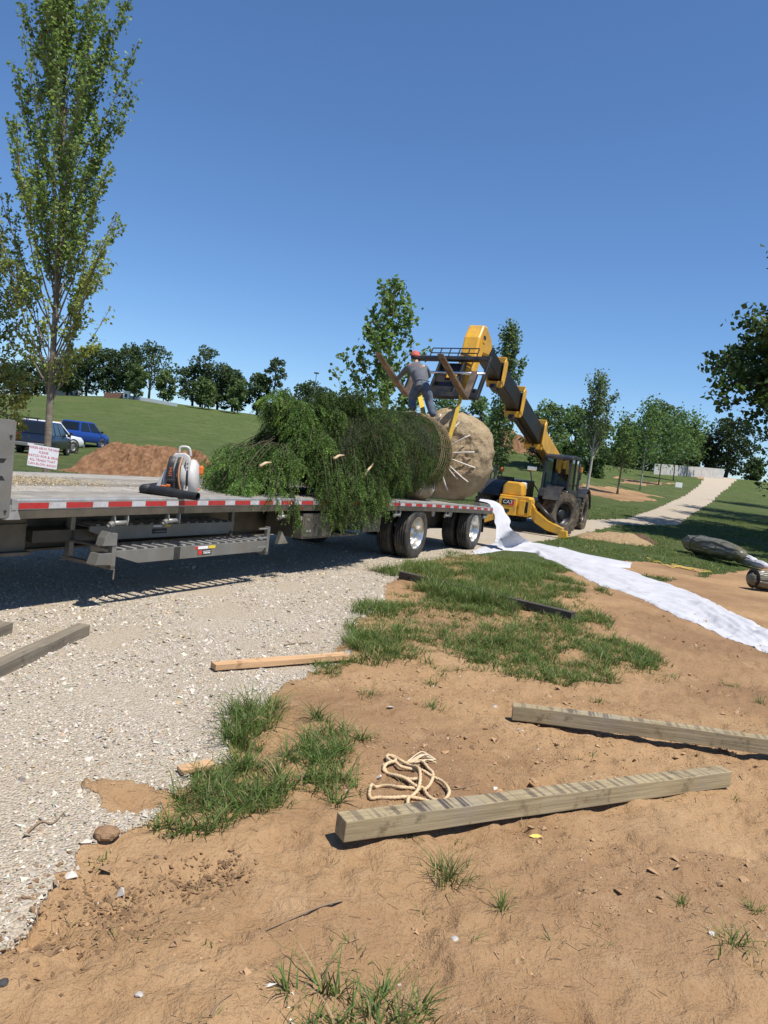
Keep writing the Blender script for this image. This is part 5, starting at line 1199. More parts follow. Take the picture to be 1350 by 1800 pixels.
# ================================================================== TIMBERS AND BOARDS
def woodmat(name, c1, c2, stripes=0, grey=None):
    m, n, l, bs = _new(name)
    tc = n.new('ShaderNodeTexCoord'); mp = n.new('ShaderNodeMapping'); mp.inputs['Scale'].default_value = (1.2, 26, 26); l.new(tc.outputs['Object'], mp.inputs[0])
    t = noise(n, l, 1.6, 6, .65, vec=mp.outputs[0]); c = ramp(n, l, t.outputs[0], [(.3, c1), (.7, c2)]).outputs[0]
    t2 = noise(n, l, 2.6, 5, .6); c = mixc(n, l, ramp(n, l, t2.outputs[0], [(.45, (0, 0, 0)), (.75, (.6, .6, .6))]).outputs[0], c, grey or tuple(v * .6 for v in c1))
    t4 = noise(n, l, 9, 5, .7); c = mixc(n, l, ramp(n, l, t4.outputs[0], [(.56, (0, 0, 0)), (.68, (.65, .65, .65))]).outputs[0], c, tuple(v * .4 for v in c1))
    h = t.outputs[0]
    if stripes:
        geo = n.new('ShaderNodeNewGeometry'); sep = n.new('ShaderNodeSeparateXYZ'); l.new(geo.outputs['Normal'], sep.inputs[0])
        topf = ramp(n, l, sep.outputs['Z'], [(.6, (0, 0, 0)), (.85, (1, 1, 1))]).outputs[0]
        mp2 = n.new('ShaderNodeMapping'); mp2.inputs['Scale'].default_value = (30, 1.6, 0); l.new(tc.outputs['Object'], mp2.inputs[0])
        n5 = noise(n, l, .75, 2, .5, vec=mp2.outputs[0]); n6 = noise(n, l, 3.0, 3, .6)
        s_ = ramp(n, l, n5.outputs[0], [(.485, (0, 0, 0)), (.56, (1, 1, 1))]).outputs[0]
        fade = ramp(n, l, n6.outputs[0], [(.32, (.25, .25, .25)), (.62, (.95, .95, .95))]).outputs[0]
        fac = math_(n, l, 'MULTIPLY', math_(n, l, 'MULTIPLY', s_, topf), fade); fac = math_(n, l, 'MULTIPLY', fac, stripes)
        c = mixc(n, l, fac, c, (.065, .053, .05))
    l.new(c, bs.inputs['Base Color']); bs.inputs['Roughness'].default_value = .88; bs.inputs['Specular IOR Level'].default_value = .2
    bump(n, l, bs, h, .5, .008); return m
wtim = woodmat('treated_timber', (.225, .172, .095), (.39, .315, .19), 1.0, (.26, .235, .19))
wtim2 = woodmat('treated_timber_b', (.23, .18, .10), (.38, .31, .195), .75, (.25, .23, .19))
wgrey = woodmat('grey_timber', (.14, .115, .085), (.24, .205, .155), 0, (.11, .10, .085))
wtan = woodmat('fresh_pine_board', (.42, .245, .125), (.56, .37, .21), 0, (.50, .32, .17))
wdark = woodmat('dark_wet_timber', (.055, .047, .04), (.10, .085, .07), 0, (.05, .045, .04))
def timber(a, b, w_, h_, m, label, name='timber', bowz=0.0, raise_a=0.0, raise_b=0.0, group='timbers lying about on the ground'):
    """a, b: ground ends of the near bottom edge; the far side lies to the left of a->b"""
    a, b = Vector(a), Vector(b); a.z += raise_a; b.z += raise_b
    d = b - a; L_ = d.length; rz = math.atan2(d.y, d.x); pitch = math.asin(d.z / L_)
    n_ = 16; rings = []
    for i in range(n_ + 1):
        x_ = L_ * i / n_; zz = bowz * 4 * (i / n_) * (1 - i / n_)
        j = lambda s__: .0015 * math.sin(x_ * 9 + s__)
        rings.append([Vector((x_, 0 + j(1), zz)), Vector((x_, w_ + j(2), zz)), Vector((x_, w_ + j(3), zz + h_ + j(4))), Vector((x_, 0 + j(5), zz + h_ + j(6)))])
    mb = MB(); mb.loft(rings); o = mb.build(name, m, None, bevel=.004)
    o.location = a; o.rotation_euler = (0, -pitch, rz)
    return tag(o, label, 'timber', group)
timber(G(601, 1528 - 20), G(1283, 1386), .092, .092, wtim, 'near square timber with dark strap marks across its top face', raise_a=.034, raise_b=.004)
timber(G(899, 1268), G(1420, 1352), .092, .098, wtim2, 'farther square timber at the right border, raised off the soil at one end', raise_a=.0, raise_b=.05, bowz=.008)
timber(G(-130, 1262), G(157, 1118), .10, .085, wgrey, 'long grey timber on the gravel at the left border', raise_a=0, raise_b=0)
timber(G(-120, 1170), G(22, 1116), .10, .085, wgrey, 'short end of a second grey timber poking in at the left border')
timber(G(700, 1020), G(1003, 1093), .10, .10, wdark, 'dark weathered timber half buried in the long grass', raise_a=.02, raise_b=.0)
timber(G(378, 1185), G(613, 1166), .095, .045, wtan, 'fresh tan pine board at the edge of the gravel', 'board', raise_a=.012, raise_b=.02)
timber(G(318, 1374), G(378, 1362), .07, .025, wtan, 'small splintered scrap of tan wood behind the grass clump', 'wood_scrap', raise_a=.01, raise_b=.02)

# ================================================================== ROPE, STRAPS, SMALL LITTER
rp = mat('manila_rope', (.48, .34, .19), (.62, .47, .29), .85, 0, 40, .2, 200)
rope = thing('rope', 'coiled tan rope with a frayed end lying on bare soil behind the near timber', 'rope', tuple(G(705, 1390)))
def rpt(u, v, dz=.009):  # crop coordinates of the rope close-up
    q = GG(630 + u / 6.75, 1310 + v / 6.75); return Vector((q.x, q.y, q.z + dz))
path = [(960, 795), (900, 760), (800, 705), (600, 680), (400, 675), (220, 680), (150, 650), (128, 590), (150, 510), (210, 480), (330, 475), (500, 515), (680, 525), (800, 530), (865, 480), (875, 400), (830, 320), (740, 250), (620, 215), (540, 205)]
MB().tube(smooth_path([rpt(u, v, .010 + .010 * (i % 5 == 3)) for i, (u, v) in enumerate(path)], 9), .0085, 9, lobes=3, twist=110).build('strand', rp, rope, True, world=True)
path = [(620, 862), (585, 830), (580, 720), (620, 650), (700, 570), (725, 470), (700, 370), (600, 270), (490, 200), (420, 165), (350, 150), (330, 210), (400, 230), (440, 190), (380, 160)]
MB().tube(smooth_path([rpt(u, v, .022) for u, v in path], 9), .0085, 9, lobes=3, twist=110).build('strand', rp, rope, True, world=True)
path = [(290, 290), (340, 340), (440, 385), (560, 430), (680, 490), (760, 540), (820, 630), (900, 690), (1000, 700), (1065, 650), (1050, 580), (980, 510), (860, 440), (740, 385), (640, 330), (500, 300), (420, 250), (330, 260), (300, 300), (360, 330), (480, 380), (600, 440), (690, 480)]
MB().tube(smooth_path([rpt(u, v, .011 + .012 * ((i // 3) % 2)) for i, (u, v) in enumerate(path)], 9), .0085, 9, lobes=3, twist=110).build('strand', rp, rope, True, world=True)
for k in range(12):
    a = rpt(560 + 6 * k, 200 + 4 * k, .012); b = rpt(720 + 8 * k, 165 + 7 * k, .016 + .004 * (k % 3)); c = rpt(820 + 9 * k, 175 + 6 * k, .008)
    MB().tube(smooth_path([a, b, c], 5), .0032, 5).build('frayed_end', mat('frayed_fibre', (.60, .47, .30), (.72, .60, .42), .9), rope, True, world=True)
def ground_ribbon(pix, width, m, name, label, cat, group=None, lift=.02):
    c = G(*pix[len(pix) // 2]); rt = thing(name, label, cat, tuple(c), 0, group)
    pts = smooth_path([G(*p) + Vector((0, 0, lift)) for p in pix], 6)
    pts = [p + Vector((0, 0, .02 * math.sin(i * .9) + .01)) for i, p in enumerate(pts)]
    ribbon(pts, width, (.3, .95, .0), .004).build('webbing', m, rt, world=True); return rt
ysl = mat('bright_yellow_strap', (.62, .44, .03), (.74, .55, .06), .7)
ground_ribbon([(1136, 983), (1150, 988), (1166, 993), (1178, 998), (1200, 999), (1225, 1006)], .11, ysl, 'strap', 'yellow webbing strap lying on the lawn beyond the cloth', 'strap', 'yellow straps lying on the lawn')
ground_ribbon([(1180, 995), (1205, 1001), (1230, 1006), (1253, 1010)], .10, ysl, 'strap', 'shorter yellow strap end nearest the tarpaulin bundle', 'strap', 'yellow straps lying on the lawn', .03)

# tarpaulin bundles
tarp = mat('olive_tarpaulin', (.115, .105, .070), (.14, .13, .088), .36, 0, 2, .15, 5, .55)
def lump(name, m, parent, c, axis, L_, R_, seed, zmin, squash=.85, taper=.35):
    ax = Vector(axis).normalized(); sd = ax.cross(Vector((0, 0, 1))).normalized(); nu_, nv_ = 72, 56
    p, f = np.meshgrid(2 * np.pi * np.arange(nu_) / nu_, np.linspace(0, 1, nv_ + 1)); a = np.pi * f
    r_ = R_ * np.maximum(np.sin(a), 0) ** .5 * (1 - taper * f)
    q4 = (f * L_ * 1.6 + seed, np.cos(p) * .8 + 3, np.sin(p) * .8 + 3)
    k = 1.10 + .8 * n3(q4, .8, seed) - .75 * np.minimum(.22, np.abs(n3((q4[0] * .35, q4[1] * 1.5, q4[2] * 1.5), 2.6, seed + 9)) * 4) - .30 * np.minimum(.2, np.abs(n3((q4[0] * 1.4, q4[1] * .6, q4[2] * .6), 3.0, seed + 5)) * 4)
    x_ = c[0] - ax.x * np.cos(a) * L_ / 2 + sd.x * r_ * k * np.cos(p); y_ = c[1] - ax.y * np.cos(a) * L_ / 2 + sd.y * r_ * k * np.cos(p)
    z_ = np.maximum(zmin, zmin + R_ * squash + r_ * k * np.sin(p) * squash)
    vs = [Vector(v) for v in np.stack([x_, y_, z_], -1).reshape(-1, 3).tolist()]
    mb = MB(); mb.add(vs, [(j * nu_ + i, j * nu_ + (i + 1) % nu_, (j + 1) * nu_ + (i + 1) % nu_, (j + 1) * nu_ + i) for j in range(nv_) for i in range(nu_)])
    return mb.build(name, m, parent, True, world=True)
c0 = G(1258, 985); tb1 = thing('tarpaulin_bundle', 'bulky olive tarpaulin bundle with white cloth spilling out on the lawn', 'tarpaulin', tuple(c0))
axd = (G(1318, 1001) - G(1216, 972)); axd.z = 0
lump('tarpaulin', tarp, tb1, c0 + Vector((-.05, .15, 0)), axd, axd.length * .98, .40, 3, c0.z + .0, .80, .30)
for fb_ in (-.22, .2):
    cb = c0 + Vector((-.05, .15, 0)) + axd.normalized() * axd.length * fb_; rr_ = .40 * (.93 - .33 * (fb_ + .5)); sd_ = axd.normalized().cross(Vector((0, 0, 1)))
    MB().tube([cb + sd_ * (rr_ * 1.03 * math.cos(a_)) + Vector((0, 0, max(.01, .32 + rr_ * .83 * math.sin(a_)))) for a_ in np.linspace(0, 2 * math.pi, 25)], .012, 6, False).build('tie_cord', black, tb1, True, world=True)
e1 = G(1312, 996); lump('cloth_spill', wcl, tb1, e1 + Vector((.0, .05, 0)), (axd.x, axd.y + .3, 0), .85, .22, 6, e1.z, .8, .3)
e2 = G(1330, 1001); lump('cloth_spill', wcl, tb1, e2 + Vector((.05, 0, 0)), (axd.x, axd.y - .6, 0), .7, .17, 8, e2.z, .75, .3)
c1 = G(1352, 1042); tb2 = thing('tarpaulin_bundle', 'dark rolled tarpaulin cut off by the right border', 'tarpaulin', tuple(c1))
lump('tarpaulin', tarp, tb2, c1 + Vector((.25, .25, 0)), (1, .25, 0), 1.25, .235, 11, c1.z, .9, .1)
MB().lathe([(.19, 0), (.17, -.02), (.1, -.03), (0, -.03)], c1 + Vector((-.28, .12, .23)), (1, .25, 0), 20).build('rolled_end', mat('tarp_core', (.008, .008, .008), (.02, .018, .016), .9), tb2, True, world=True)
# straw and root heaps by the machine
def heap(px, py, rx, ry, h_, m, name, label, cat, seed, group=None):
    c = G(px, py); vs = []; nu_, nv_ = 60, 16
    for j in range(nv_ + 1):
        f = 1 - j / nv_
        for i in range(nu_):
            p = 2 * math.pi * i / nu_; k = 1 + .5 * (vn3(math.cos(p) * 2 + 4, math.sin(p) * 2, seed) - .47)
            x_, y_ = c.x + rx * f * k * math.cos(p), c.y + ry * f * k * math.sin(p)
            zz = h_ * (1 - f ** 1.6) * (.55 + .9 * float(fbm(x_ * 2.4, y_ * 2.4, seed, 4))) * 1.0
            vs.append(Vector((x_ - c.x, y_ - c.y, hz(x_, y_) - c.z - .03 * f + zz)))
    mb = MB(); mb.add(vs, [(j * nu_ + i, j * nu_ + (i + 1) % nu_, (j + 1) * nu_ + (i + 1) % nu_, (j + 1) * nu_ + i) for j in range(nv_) for i in range(nu_)])
    o = mb.build(name, m, None, True); o.location = c; return tag(o, label, cat, group)
strawm = mat('dry_straw', (.22, .15, .085), (.36, .26, .15), .95, 0, 14, .9, 26, .1)
rootm = mat('dark_root_soil', (.07, .045, .028), (.13, .085, .055), .95, 0, 18, .9, 30, .1)
heap(1082, 951, 1.3, .8, .33, strawm, 'straw_heap', 'low heap of dry straw and soil right of the machine', 'heap', 5)
heap(1126, 953, .62, .45, .27, rootm, 'root_clump', 'dark clump of roots beside the straw heap on the lawn', 'clump', 9)
soilp = mat('piled_soil', (.13, .064, .034), (.23, .125, .068), .97, 0, 2.5, 1.0, 5, .1, 8, dirt=(.30, .185, .105), dscale=7)

# pebbles, clod, twigs, leaf
clodm = mat('soil_clod_brown', (.20, .12, .07), (.30, .19, .11), .95, 0, 20, .6, 60, .1); pebm = mat('pale_pebble', (.34, .31, .27), (.44, .41, .36), .7, 0, 20)
def pebble(px, py, r_, m, name, label, cat, seed, flat=.6):
    bm = bmesh.new(); bmesh.ops.create_icosphere(bm, subdivisions=2, radius=1)
    rr = random.Random(seed)
    for v in bm.verts:
        k = .55 + .9 * vn3(v.co.x * 1.3 + seed, v.co.y * 1.3 + v.co.z * 1.7, seed); v.co *= k * r_; v.co.z *= flat
    me = bpy.data.meshes.new(name); bm.to_mesh(me); bm.free(); me.materials.append(m)
    o = bpy.data.objects.new(name, me); COL.objects.link(o); c = GG(px, py); o.location = (c.x, c.y, c.z + r_ * flat * .4); return tag(o, label, cat)
pebble(185, 1480, .050, clodm, 'soil_clod', 'fist-sized brown clod at the gravel edge left of the grass', 'clod', 3, .62)
pebble(797, 1664, .016, pebm, 'pebble', 'white pebble on bare soil below the near timber', 'pebble', 5)
pebble(245, 1746, .013, pebm, 'pebble', 'pale pebble alone at the lower left on bare soil', 'pebble', 7)
pebble(6, 1732, .016, mat('dark_stone', (.03, .03, .03), (.05, .05, .05), .8), 'pebble', 'dark stone at the left border near the bottom', 'pebble', 8)
pebble(870, 1240, .02, pebm, 'pebble', 'flat pale stone left of the farther timber end', 'pebble', 9)
twm = mat('dry_twig', (.17, .115, .07), (.27, .19, .12), .9)
def twig(pix, r_, label, m=twm):
    pts = smooth_path([GG(*p) + Vector((0, 0, r_ + .002)) for p in pix], 6); c = pts[0]
    o = MB().tube(pts, list(np.linspace(r_, r_ * .35, len(pts))), 6).build('twig', m, None, True, fn=lambda v: v - c); o.location = c
    return tag(o, label, 'twig', 'twigs and roots on the ground')
twig([(45, 1472), (70, 1458), (92, 1450), (112, 1438)], .006, 'short dark twig lying on the gravel left of the dirt patch')
twig([(600, 1597), (560, 1610), (520, 1616), (485, 1625), (465, 1638)], .0045, 'long thin root curving over the soil below the near timber')
twig([(840, 1385), (800, 1392), (770, 1393)], .0035, 'thin root running right from the rope coil')
twig([(368, 1810), (380, 1800), (405, 1786)], .004, 'pale broken stick at the bottom border')
twig([(500, 1137), (520, 1134), (548, 1133)], .008, 'curled chip of bark on the gravel behind the tan board')
twig([(590, 1005), (588, 992)], .02, 'stub of cut wood standing at the mound by the gravel') if False else None
twig([(940, 1185), (900, 1178)], .004, 'little dry stick at the lower edge of the grass mound')
lf = MB().prism([(-.028, 0), (-.01, .012), (.012, .013), (.034, .0), (.01, -.009), (-.012, -.009)], (0, 0, 0), (1, .1, .05), (0, 1, .25), (0, 0, .0012)).build('fallen_leaf', mat('yellow_leaf', (.62, .44, .08), (.70, .52, .14), .7), None)
lf.location = GG(940, 1478) + Vector((0, 0, .006)); tag(lf, 'single yellow leaf on the soil right of the near timber', 'leaf')
# ================================================================== SOIL PILES
def ridge(name, label, x0, x1, yc, hd, top, seed, m, cat='soil pile', nx=110, ny=40, rough_=.5):
    vs = []; c = Vector(((x0 + x1) / 2, yc, hz((x0 + x1) / 2, yc)))
    for j in range(ny + 1):
        g = -1 + 2 * j / ny
        for i in range(nx + 1):
            x_ = x0 + (x1 - x0) * i / nx; y_ = yc + g * hd
            e = top(x_) * max(0, 1 - abs(g) ** 1.5) * min(1, 6 * i / nx, 6 * (nx - i) / nx)
            n_ = float(fbm(x_ * .9, y_ * .9, seed, 5)) - .45; n2 = 1 - abs(2 * float(fbm(x_ * 2.6, y_ * 2.6, seed + 3, 4)) - .95)
            z_ = e * (1 + .5 * n_) + rough_ * (n2 - .75) * min(1, e * 2.0) + .10 * (float(vnoise(x_ * 7, y_ * 7, seed)) - .5) * min(1, e * 3)
            vs.append(Vector((x_ - c.x, y_ - c.y, hz(x_, y_) - c.z - .05 + max(0, z_))))
    mb = MB(); w1 = nx + 1
    mb.add(vs, [(j * w1 + i, j * w1 + i + 1, (j + 1) * w1 + i + 1, (j + 1) * w1 + i) for j in range(ny) for i in range(nx)])
    o = mb.build(name, m, None); o.location = c; return tag(o, label, cat)
xa, xb = P(118, 800, 29.5).x, P(402, 815, 29.5).x
def ptop(x_):
    return float(np.interp(x_, [xa, xa + .9, P(165, 800, 29.5).x, P(200, 800, 29.5).x, P(240, 800, 29.5).x, P(300, 800, 29.5).x, P(350, 800, 29.5).x, P(378, 800, 29.5).x, xb], [.2, .35, .75, 1.35, 1.3, 1.2, 1.15, 1.25, .4]))
ridge('soil_pile', 'long heap of freshly dug brown soil behind the trailer', xa, xb, 29.5, 2.4, ptop, 31, soilp)
xa2, xb2 = P(820, 780, 73).x, P(975, 780, 73).x
ridge('soil_pile', 'brown soil bank behind the boom of the machine', xa2, xb2, 73, 3.0, lambda x_: float(np.interp(x_, [xa2, P(860, 780, 73).x, P(893, 780, 73).x, P(935, 780, 73).x, xb2], [.6, 1.7, 2.0, 1.5, .3])), 52, soilp)

# ================================================================== TREES
barkm = mat('tree_bark', (.13, .105, .08), (.25, .215, .17), .95, 0, 9, .7, 25, .1)
barkd = mat('dark_bark', (.05, .04, .03), (.10, .08, .06), .95, 0, 9, .7, 25, .1)
birch = mat('pale_bark', (.36, .32, .27), (.50, .46, .40), .9, 0, 9, .4, 25, .1)
leafm = leafmat('tree_leaf', .40, .5, .3)
def leaf_mesh(name, Pn, size, col, r, parent, droop=.3, aspect=.42, label=None, shade=None):
    N = len(Pn)
    a = r.normal(0, 1, (N, 3)); a[:, 2] -= droop; a /= np.linalg.norm(a, axis=1, keepdims=True)
    n_ = r.normal(0, .8, (N, 3)); n_[:, 2] += .8; b = np.cross(a, n_); b /= np.linalg.norm(b, axis=1, keepdims=True) + 1e-6
    s = (size * r.uniform(.6, 1.25, N))[:, None]
    k = np.cross(a, b) * s * .12
    V = np.stack([Pn, Pn + a * s * .45 + b * s * aspect + k, Pn + a * s, Pn + a * s * .45 - b * s * aspect + k], 1).reshape(-1, 3)
    idx_ = np.arange(N * 4).reshape(-1, 4)
    o = np_mesh(name, V, idx_, leafm, parent, tint=np.repeat(np.clip(col * 1.2, .004, 1), 4, 0))
    o['kind'] = 'stuff'
    return o
def tree(name, label, base, h, n=40, h0=.2, el=(45, 65), length=lambda f: .25, curve=.25, tr=.08, lean=(0, 0), leaf=.09, dens=60, spread=.06, col=(.07, .11, .03), var=.3,
         subs=4, seed=1, bm_=None, group=None, cat='tree', yellow_low=0.0, wob=.02, thin_low=0.0, droop=.3, top_tuft=True, extra=()):
    r = np.random.default_rng(seed); rt = thing(name, label, cat, tuple(base), 0, group)
    f = np.linspace(0, 1, 14); tp_ = np.stack([lean[0] * f ** 1.3 + wob * h * .3 * np.sin(f * 5 + seed), lean[1] * f ** 1.3 + wob * h * .3 * np.cos(f * 4 + seed) - wob * h * .3 * math.cos(seed), h * f * .97], -1)
    MB().tube(tp_.tolist(), [tr * (1.15 if k == 0 else 1) * (1 - .9 * v) + .006 for k, v in enumerate(f)], 9).build('trunk', bm_ or barkm, rt, True)
    mb = MB(); LP = []; LC = []
    def addleaves(pts, L_, low):
        cnt = r.poisson(dens * L_)
        if cnt == 0: return
        s = r.uniform(.12, 1.03, cnt); q = np.stack([np.interp(s, np.linspace(0, 1, len(pts)), pts[:, i]) for i in range(3)], -1)
        LP.append(q + r.normal(0, spread, (cnt, 3)))
        c = np.array(col)[None] * r.uniform(1 - var, 1 + var, (cnt, 1)) * r.normal(1, .05, (cnt, 3)) * (1 + .35 * (r.random() - .5))
        c[:, 0] *= 1 + yellow_low * low * 1.1; c[:, 1] *= 1 + yellow_low * low * .5
        LC.append(c)
    for i in range(n + len(extra)):
        f_ = (i + r.random()) / n; hf = h0 + (1 - h0) * f_ * .97
        st = np.array([np.interp(hf, f, tp_[:, k]) for k in range(3)])
        az = i * 2.39996 + r.normal(0, .3); e = math.radians(r.uniform(*el)); L_ = length(f_) * h * r.uniform(.75, 1.15)
        if i >= n:
            hf, az, e, L_ = extra[i - n]; az, e = math.radians(az), math.radians(e); f_ = .4; st = np.array([np.interp(hf, f, tp_[:, k]) for k in range(3)])
        d = np.array([math.cos(az) * math.cos(e), math.sin(az) * math.cos(e), math.sin(e)]); s = np.linspace(0, 1, 6)[:, None]
        pts = st[None] + d[None] * L_ * s + np.array([0, 0, curve * L_])[None] * s ** 2 + r.normal(0, .015 * L_, (6, 3)) * s
        r0 = max(.006, tr * .32 * (1 - .75 * f_) * min(1, L_ / (h * .22)))
        mb.tube(pts.tolist(), list(np.linspace(r0, .004, 6)), 5, False)
        low = max(0, 1 - f_ * 3.2)
        if r.random() >= thin_low * low: addleaves(pts[1:], L_, low)
        for k in range(subs):
            s0 = r.uniform(.2, .95); b0 = np.array([np.interp(s0, np.linspace(0, 1, 6), pts[:, j]) for j in range(3)])
            d2 = d + r.normal(0, .45, 3); d2[2] += .25 + curve; d2 /= np.linalg.norm(d2); l2 = L_ * r.uniform(.2, .5) * (1.1 - .6 * s0)
            p2 = b0[None] + d2[None] * l2 * np.linspace(0, 1, 4)[:, None] + np.array([0, 0, -.08 * l2])[None] * np.linspace(0, 1, 4)[:, None] ** 2
            mb.tube(p2.tolist(), list(np.linspace(r0 * .45, .003, 4)), 4, False)
            if r.random() >= thin_low * low: addleaves(p2, l2 * 1.3, low)
    if top_tuft: addleaves(tp_[9:], h * .3, 0)
    bo_ = mb.build('branches', bm_ or barkm, rt); bo_['kind'] = 'stuff'
    leaf_mesh('crown', np.concatenate(LP), leaf, np.concatenate(LC), r, rt, droop)
    return rt
def clump_tree(name, label, base, h, w_, h0=.2, clumps=22, per=170, leaf=.3, col=(.035, .055, .018), seed=1, tr=.2, group=None, cat='tree', lopsided=0.0, shape=1.0, bm_=None):
    """old broad tree: leaf masses at the ends of a spreading frame, with gaps between"""
    r = np.random.default_rng(seed); rt = thing(name, label, cat, tuple(base), 0, group)
    MB().tube([(0, 0, -.2), (.02 * h * r.normal(), 0, h * .3), (.04 * h * r.normal(), .02 * h, h * .6), (.05 * h * r.normal(), 0, h * .9)], [tr * 1.2, tr, tr * .6, tr * .15], 8).build('trunk', bm_ or barkd, rt, True)
    mb = MB(); LP = []; LC = []
    for i in range(clumps):
        f_ = (i + .5) / clumps; z_ = h * (h0 + (1 - h0) * (f_ ** .85) * .93); wr = w_ / 2 * (math.sin(math.pi * (.10 + .88 * f_ ** shape)) ** .6)
        az = i * 2.39996 + r.normal(0, .4); rr = wr * r.uniform(.35, .85)
        c = np.array([math.cos(az) * rr + lopsided * w_ * .3, math.sin(az) * rr, z_]); cr = w_ * r.uniform(.13, .22)
        mb.tube([(0, 0, max(h * .15, z_ - rr * .9 - .1 * h)), tuple(c * np.array([.5, .5, 1]) - np.array([0, 0, rr * .25])), tuple(c)], [tr * .35, tr * .2, tr * .05], 5, False)
        q = r.normal(0, 1, (per, 3)); q /= np.linalg.norm(q, axis=1, keepdims=True); q *= r.uniform(.45, 1.05, (per, 1)) ** .6 * cr; q[:, 2] *= .7
        LP.append(c + q); LC.append(1.25 * np.array(col)[None] * r.uniform(.6, 1.4, (per, 1)) * (1 + .45 * (r.random() - .5)) * r.normal(1, .05, (per, 3)))
    bo_ = mb.build('branches', bm_ or barkd, rt); bo_['kind'] = 'stuff'
    leaf_mesh('crown', np.concatenate(LP), leaf, np.concatenate(LC), r, rt, .2, .5)
    return rt
def gbase(px, py, Y):
    p = P(px, py, Y); return Vector((p.x, p.y, hz(p.x, p.y)))
def topz(px, py, Y): return P(px, py, Y).z
# the tall maple behind the trailer
b_ = gbase(84, 850, 13.0)
tree('maple_tree', 'tall slender maple with upright branches behind the front of the trailer', b_, topz(112, -30, 13.0) - b_.z, n=84, h0=.21, el=(48, 70), length=lambda f: float(np.interp(f, [0, .1, .3, .55, .8, 1], [.17, .21, .215, .20, .17, .10])),
     curve=.42, tr=.064, lean=(-.42, 0), leaf=.068, dens=58, spread=.036, col=(.135, .195, .054), var=.45, subs=6, seed=4, yellow_low=.6, thin_low=.35, wob=.012)
tree('maple_tree', 'dense yellow-green young tree cut off by the left border', gbase(-62, 850, 14.0), 5.4, n=50, h0=.08, el=(25, 55), length=lambda f: float(np.interp(f, [0, .3, .7, 1], [.27, .27, .2, .08])), curve=.2, tr=.07, leaf=.075, dens=60, spread=.06, col=(.120, .150, .036), var=.45, subs=5, seed=14, yellow_low=.6)
b_ = gbase(655, 900, 20.5)
tree('poplar_tree', 'young broad-leaved tree rising behind the spruce, left of the worker', b_, topz(688, 482, 20.5) - b_.z, n=34, h0=.25, el=(35, 58), length=lambda f: float(np.interp(f, [0, .25, .6, 1], [.27, .25, .18, .05])), curve=.3, tr=.06, lean=(-.1, 0), leaf=.15, dens=27, spread=.07, col=(.100, .160, .044), var=.4, subs=4, seed=23, wob=.02, droop=.6)
b_ = gbase(868, 850, 38)
tree('columnar_tree', 'narrow upright tree behind the top of the boom', b_, topz(884, 560, 38) - b_.z, n=60, h0=.12, el=(58, 74), length=lambda f: float(np.interp(f, [0, .2, .6, 1], [.17, .20, .17, .07])), curve=.25, tr=.09, leaf=.16, dens=26, spread=.09, col=(.100, .148, .052), seed=25, subs=4)
b_ = gbase(1027, 892, 36)
tree('columnar_tree', 'pale-trunked young tree with upright branches right of the machine cab', b_, topz(1058, 660, 36) - b_.z, n=40, h0=.36, el=(55, 72), length=lambda f: float(np.interp(f, [0, .3, .6, 1], [.30, .27, .20, .08])), curve=.22, tr=.075, leaf=.12, dens=24, spread=.08, col=(.094, .138, .048), seed=31, subs=4, bm_=birch, wob=.03)
GRP = 'young trees planted on the lawn'
for k, (px, py, tpx, tpy, lab, c_) in enumerate(((1085, 869, 1100, 728, 'small leafy tree nearest the drive with dark trunk, in the soil bed', (.058, .098, .026)), (1124, 862, 1138, 700, 'taller leafy tree with pale trunk in the middle of the lawn row', (.060, .10, .027)), (1157, 852, 1166, 735, 'leafy tree third from the machine in the lawn row', (.052, .09, .025)),
                                              (1183, 845, 1192, 722, 'narrow leafy tree fourth in the lawn row', (.060, .098, .03)), (1207, 838, 1222, 728, 'light green tree last in the lawn row near the concrete wall', (.066, .105, .03)))):
    g_ = G(px, py); Y = g_.y; b_ = Vector((g_.x, g_.y, g_.z))
    tree('young_tree', lab, b_, topz(tpx, tpy, Y) - b_.z, n=34, h0=.24, el=(25, 60), length=lambda f: float(np.interp(f, [0, .25, .6, 1], [.27, .28, .22, .07])), curve=.2, tr=.07, leaf=.0035 * Y, dens=900 / Y, spread=.0045 * Y, col=tuple(v * 1.45 for v in c_), seed=50 + k, subs=4, group=GRP, bm_=birch if k == 1 else None)
# trees behind the machine and beyond the lawn
GB = 'trees beyond the machine'
for k, (px, py, Y, tpy, w_, lab, c_) in enumerate(((952, 832, 62, 705, 4.4, 'rounded green tree directly behind the machine boom', (.055, .085, .026)), (1003, 830, 72, 712, 4.6, 'bushy green tree left of the pale-trunked tree', (.046, .074, .023)), (1040, 828, 84, 735, 4.4, 'darker tree behind the pale-trunked tree', (.040, .064, .022)),
                                                 (835, 815, 52, 690, 3.6, 'leafy tree low behind the root ball', (.055, .088, .028)), (770, 810, 58, 690, 4.0, 'leafy tree behind the worker, under the forks', (.052, .085, .028)), (1150, 830, 112, 705, 7.5, 'broad dark tree standing behind the lawn row', (.046, .070, .026)), (1100, 835, 118, 745, 6.5, 'dark tree behind the lawn row on its left', (.046, .070, .026)),
                                                 (1200, 832, 124, 748, 6, 'dark tree behind the lawn row on its right', (.048, .072, .026)))):
    b_ = gbase(px, py, Y); clump_tree('broadleaf_tree', lab, b_, topz(px + (py - tpy) * .11, tpy, Y) - b_.z, w_, h0=.03, clumps=26, per=150, leaf=.0035 * Y, col=tuple(v * 1.3 for v in c_), seed=70 + k, tr=.10, group=GB)
b_ = gbase(1275, 838, 122); clump_tree('oak_tree', 'broad dark oak at the top of the drive', b_, topz(1285, 736, 122) - b_.z, 9.5, h0=.12, clumps=26, per=190, leaf=.40, col=(.026, .042, .015), seed=90, tr=.3)
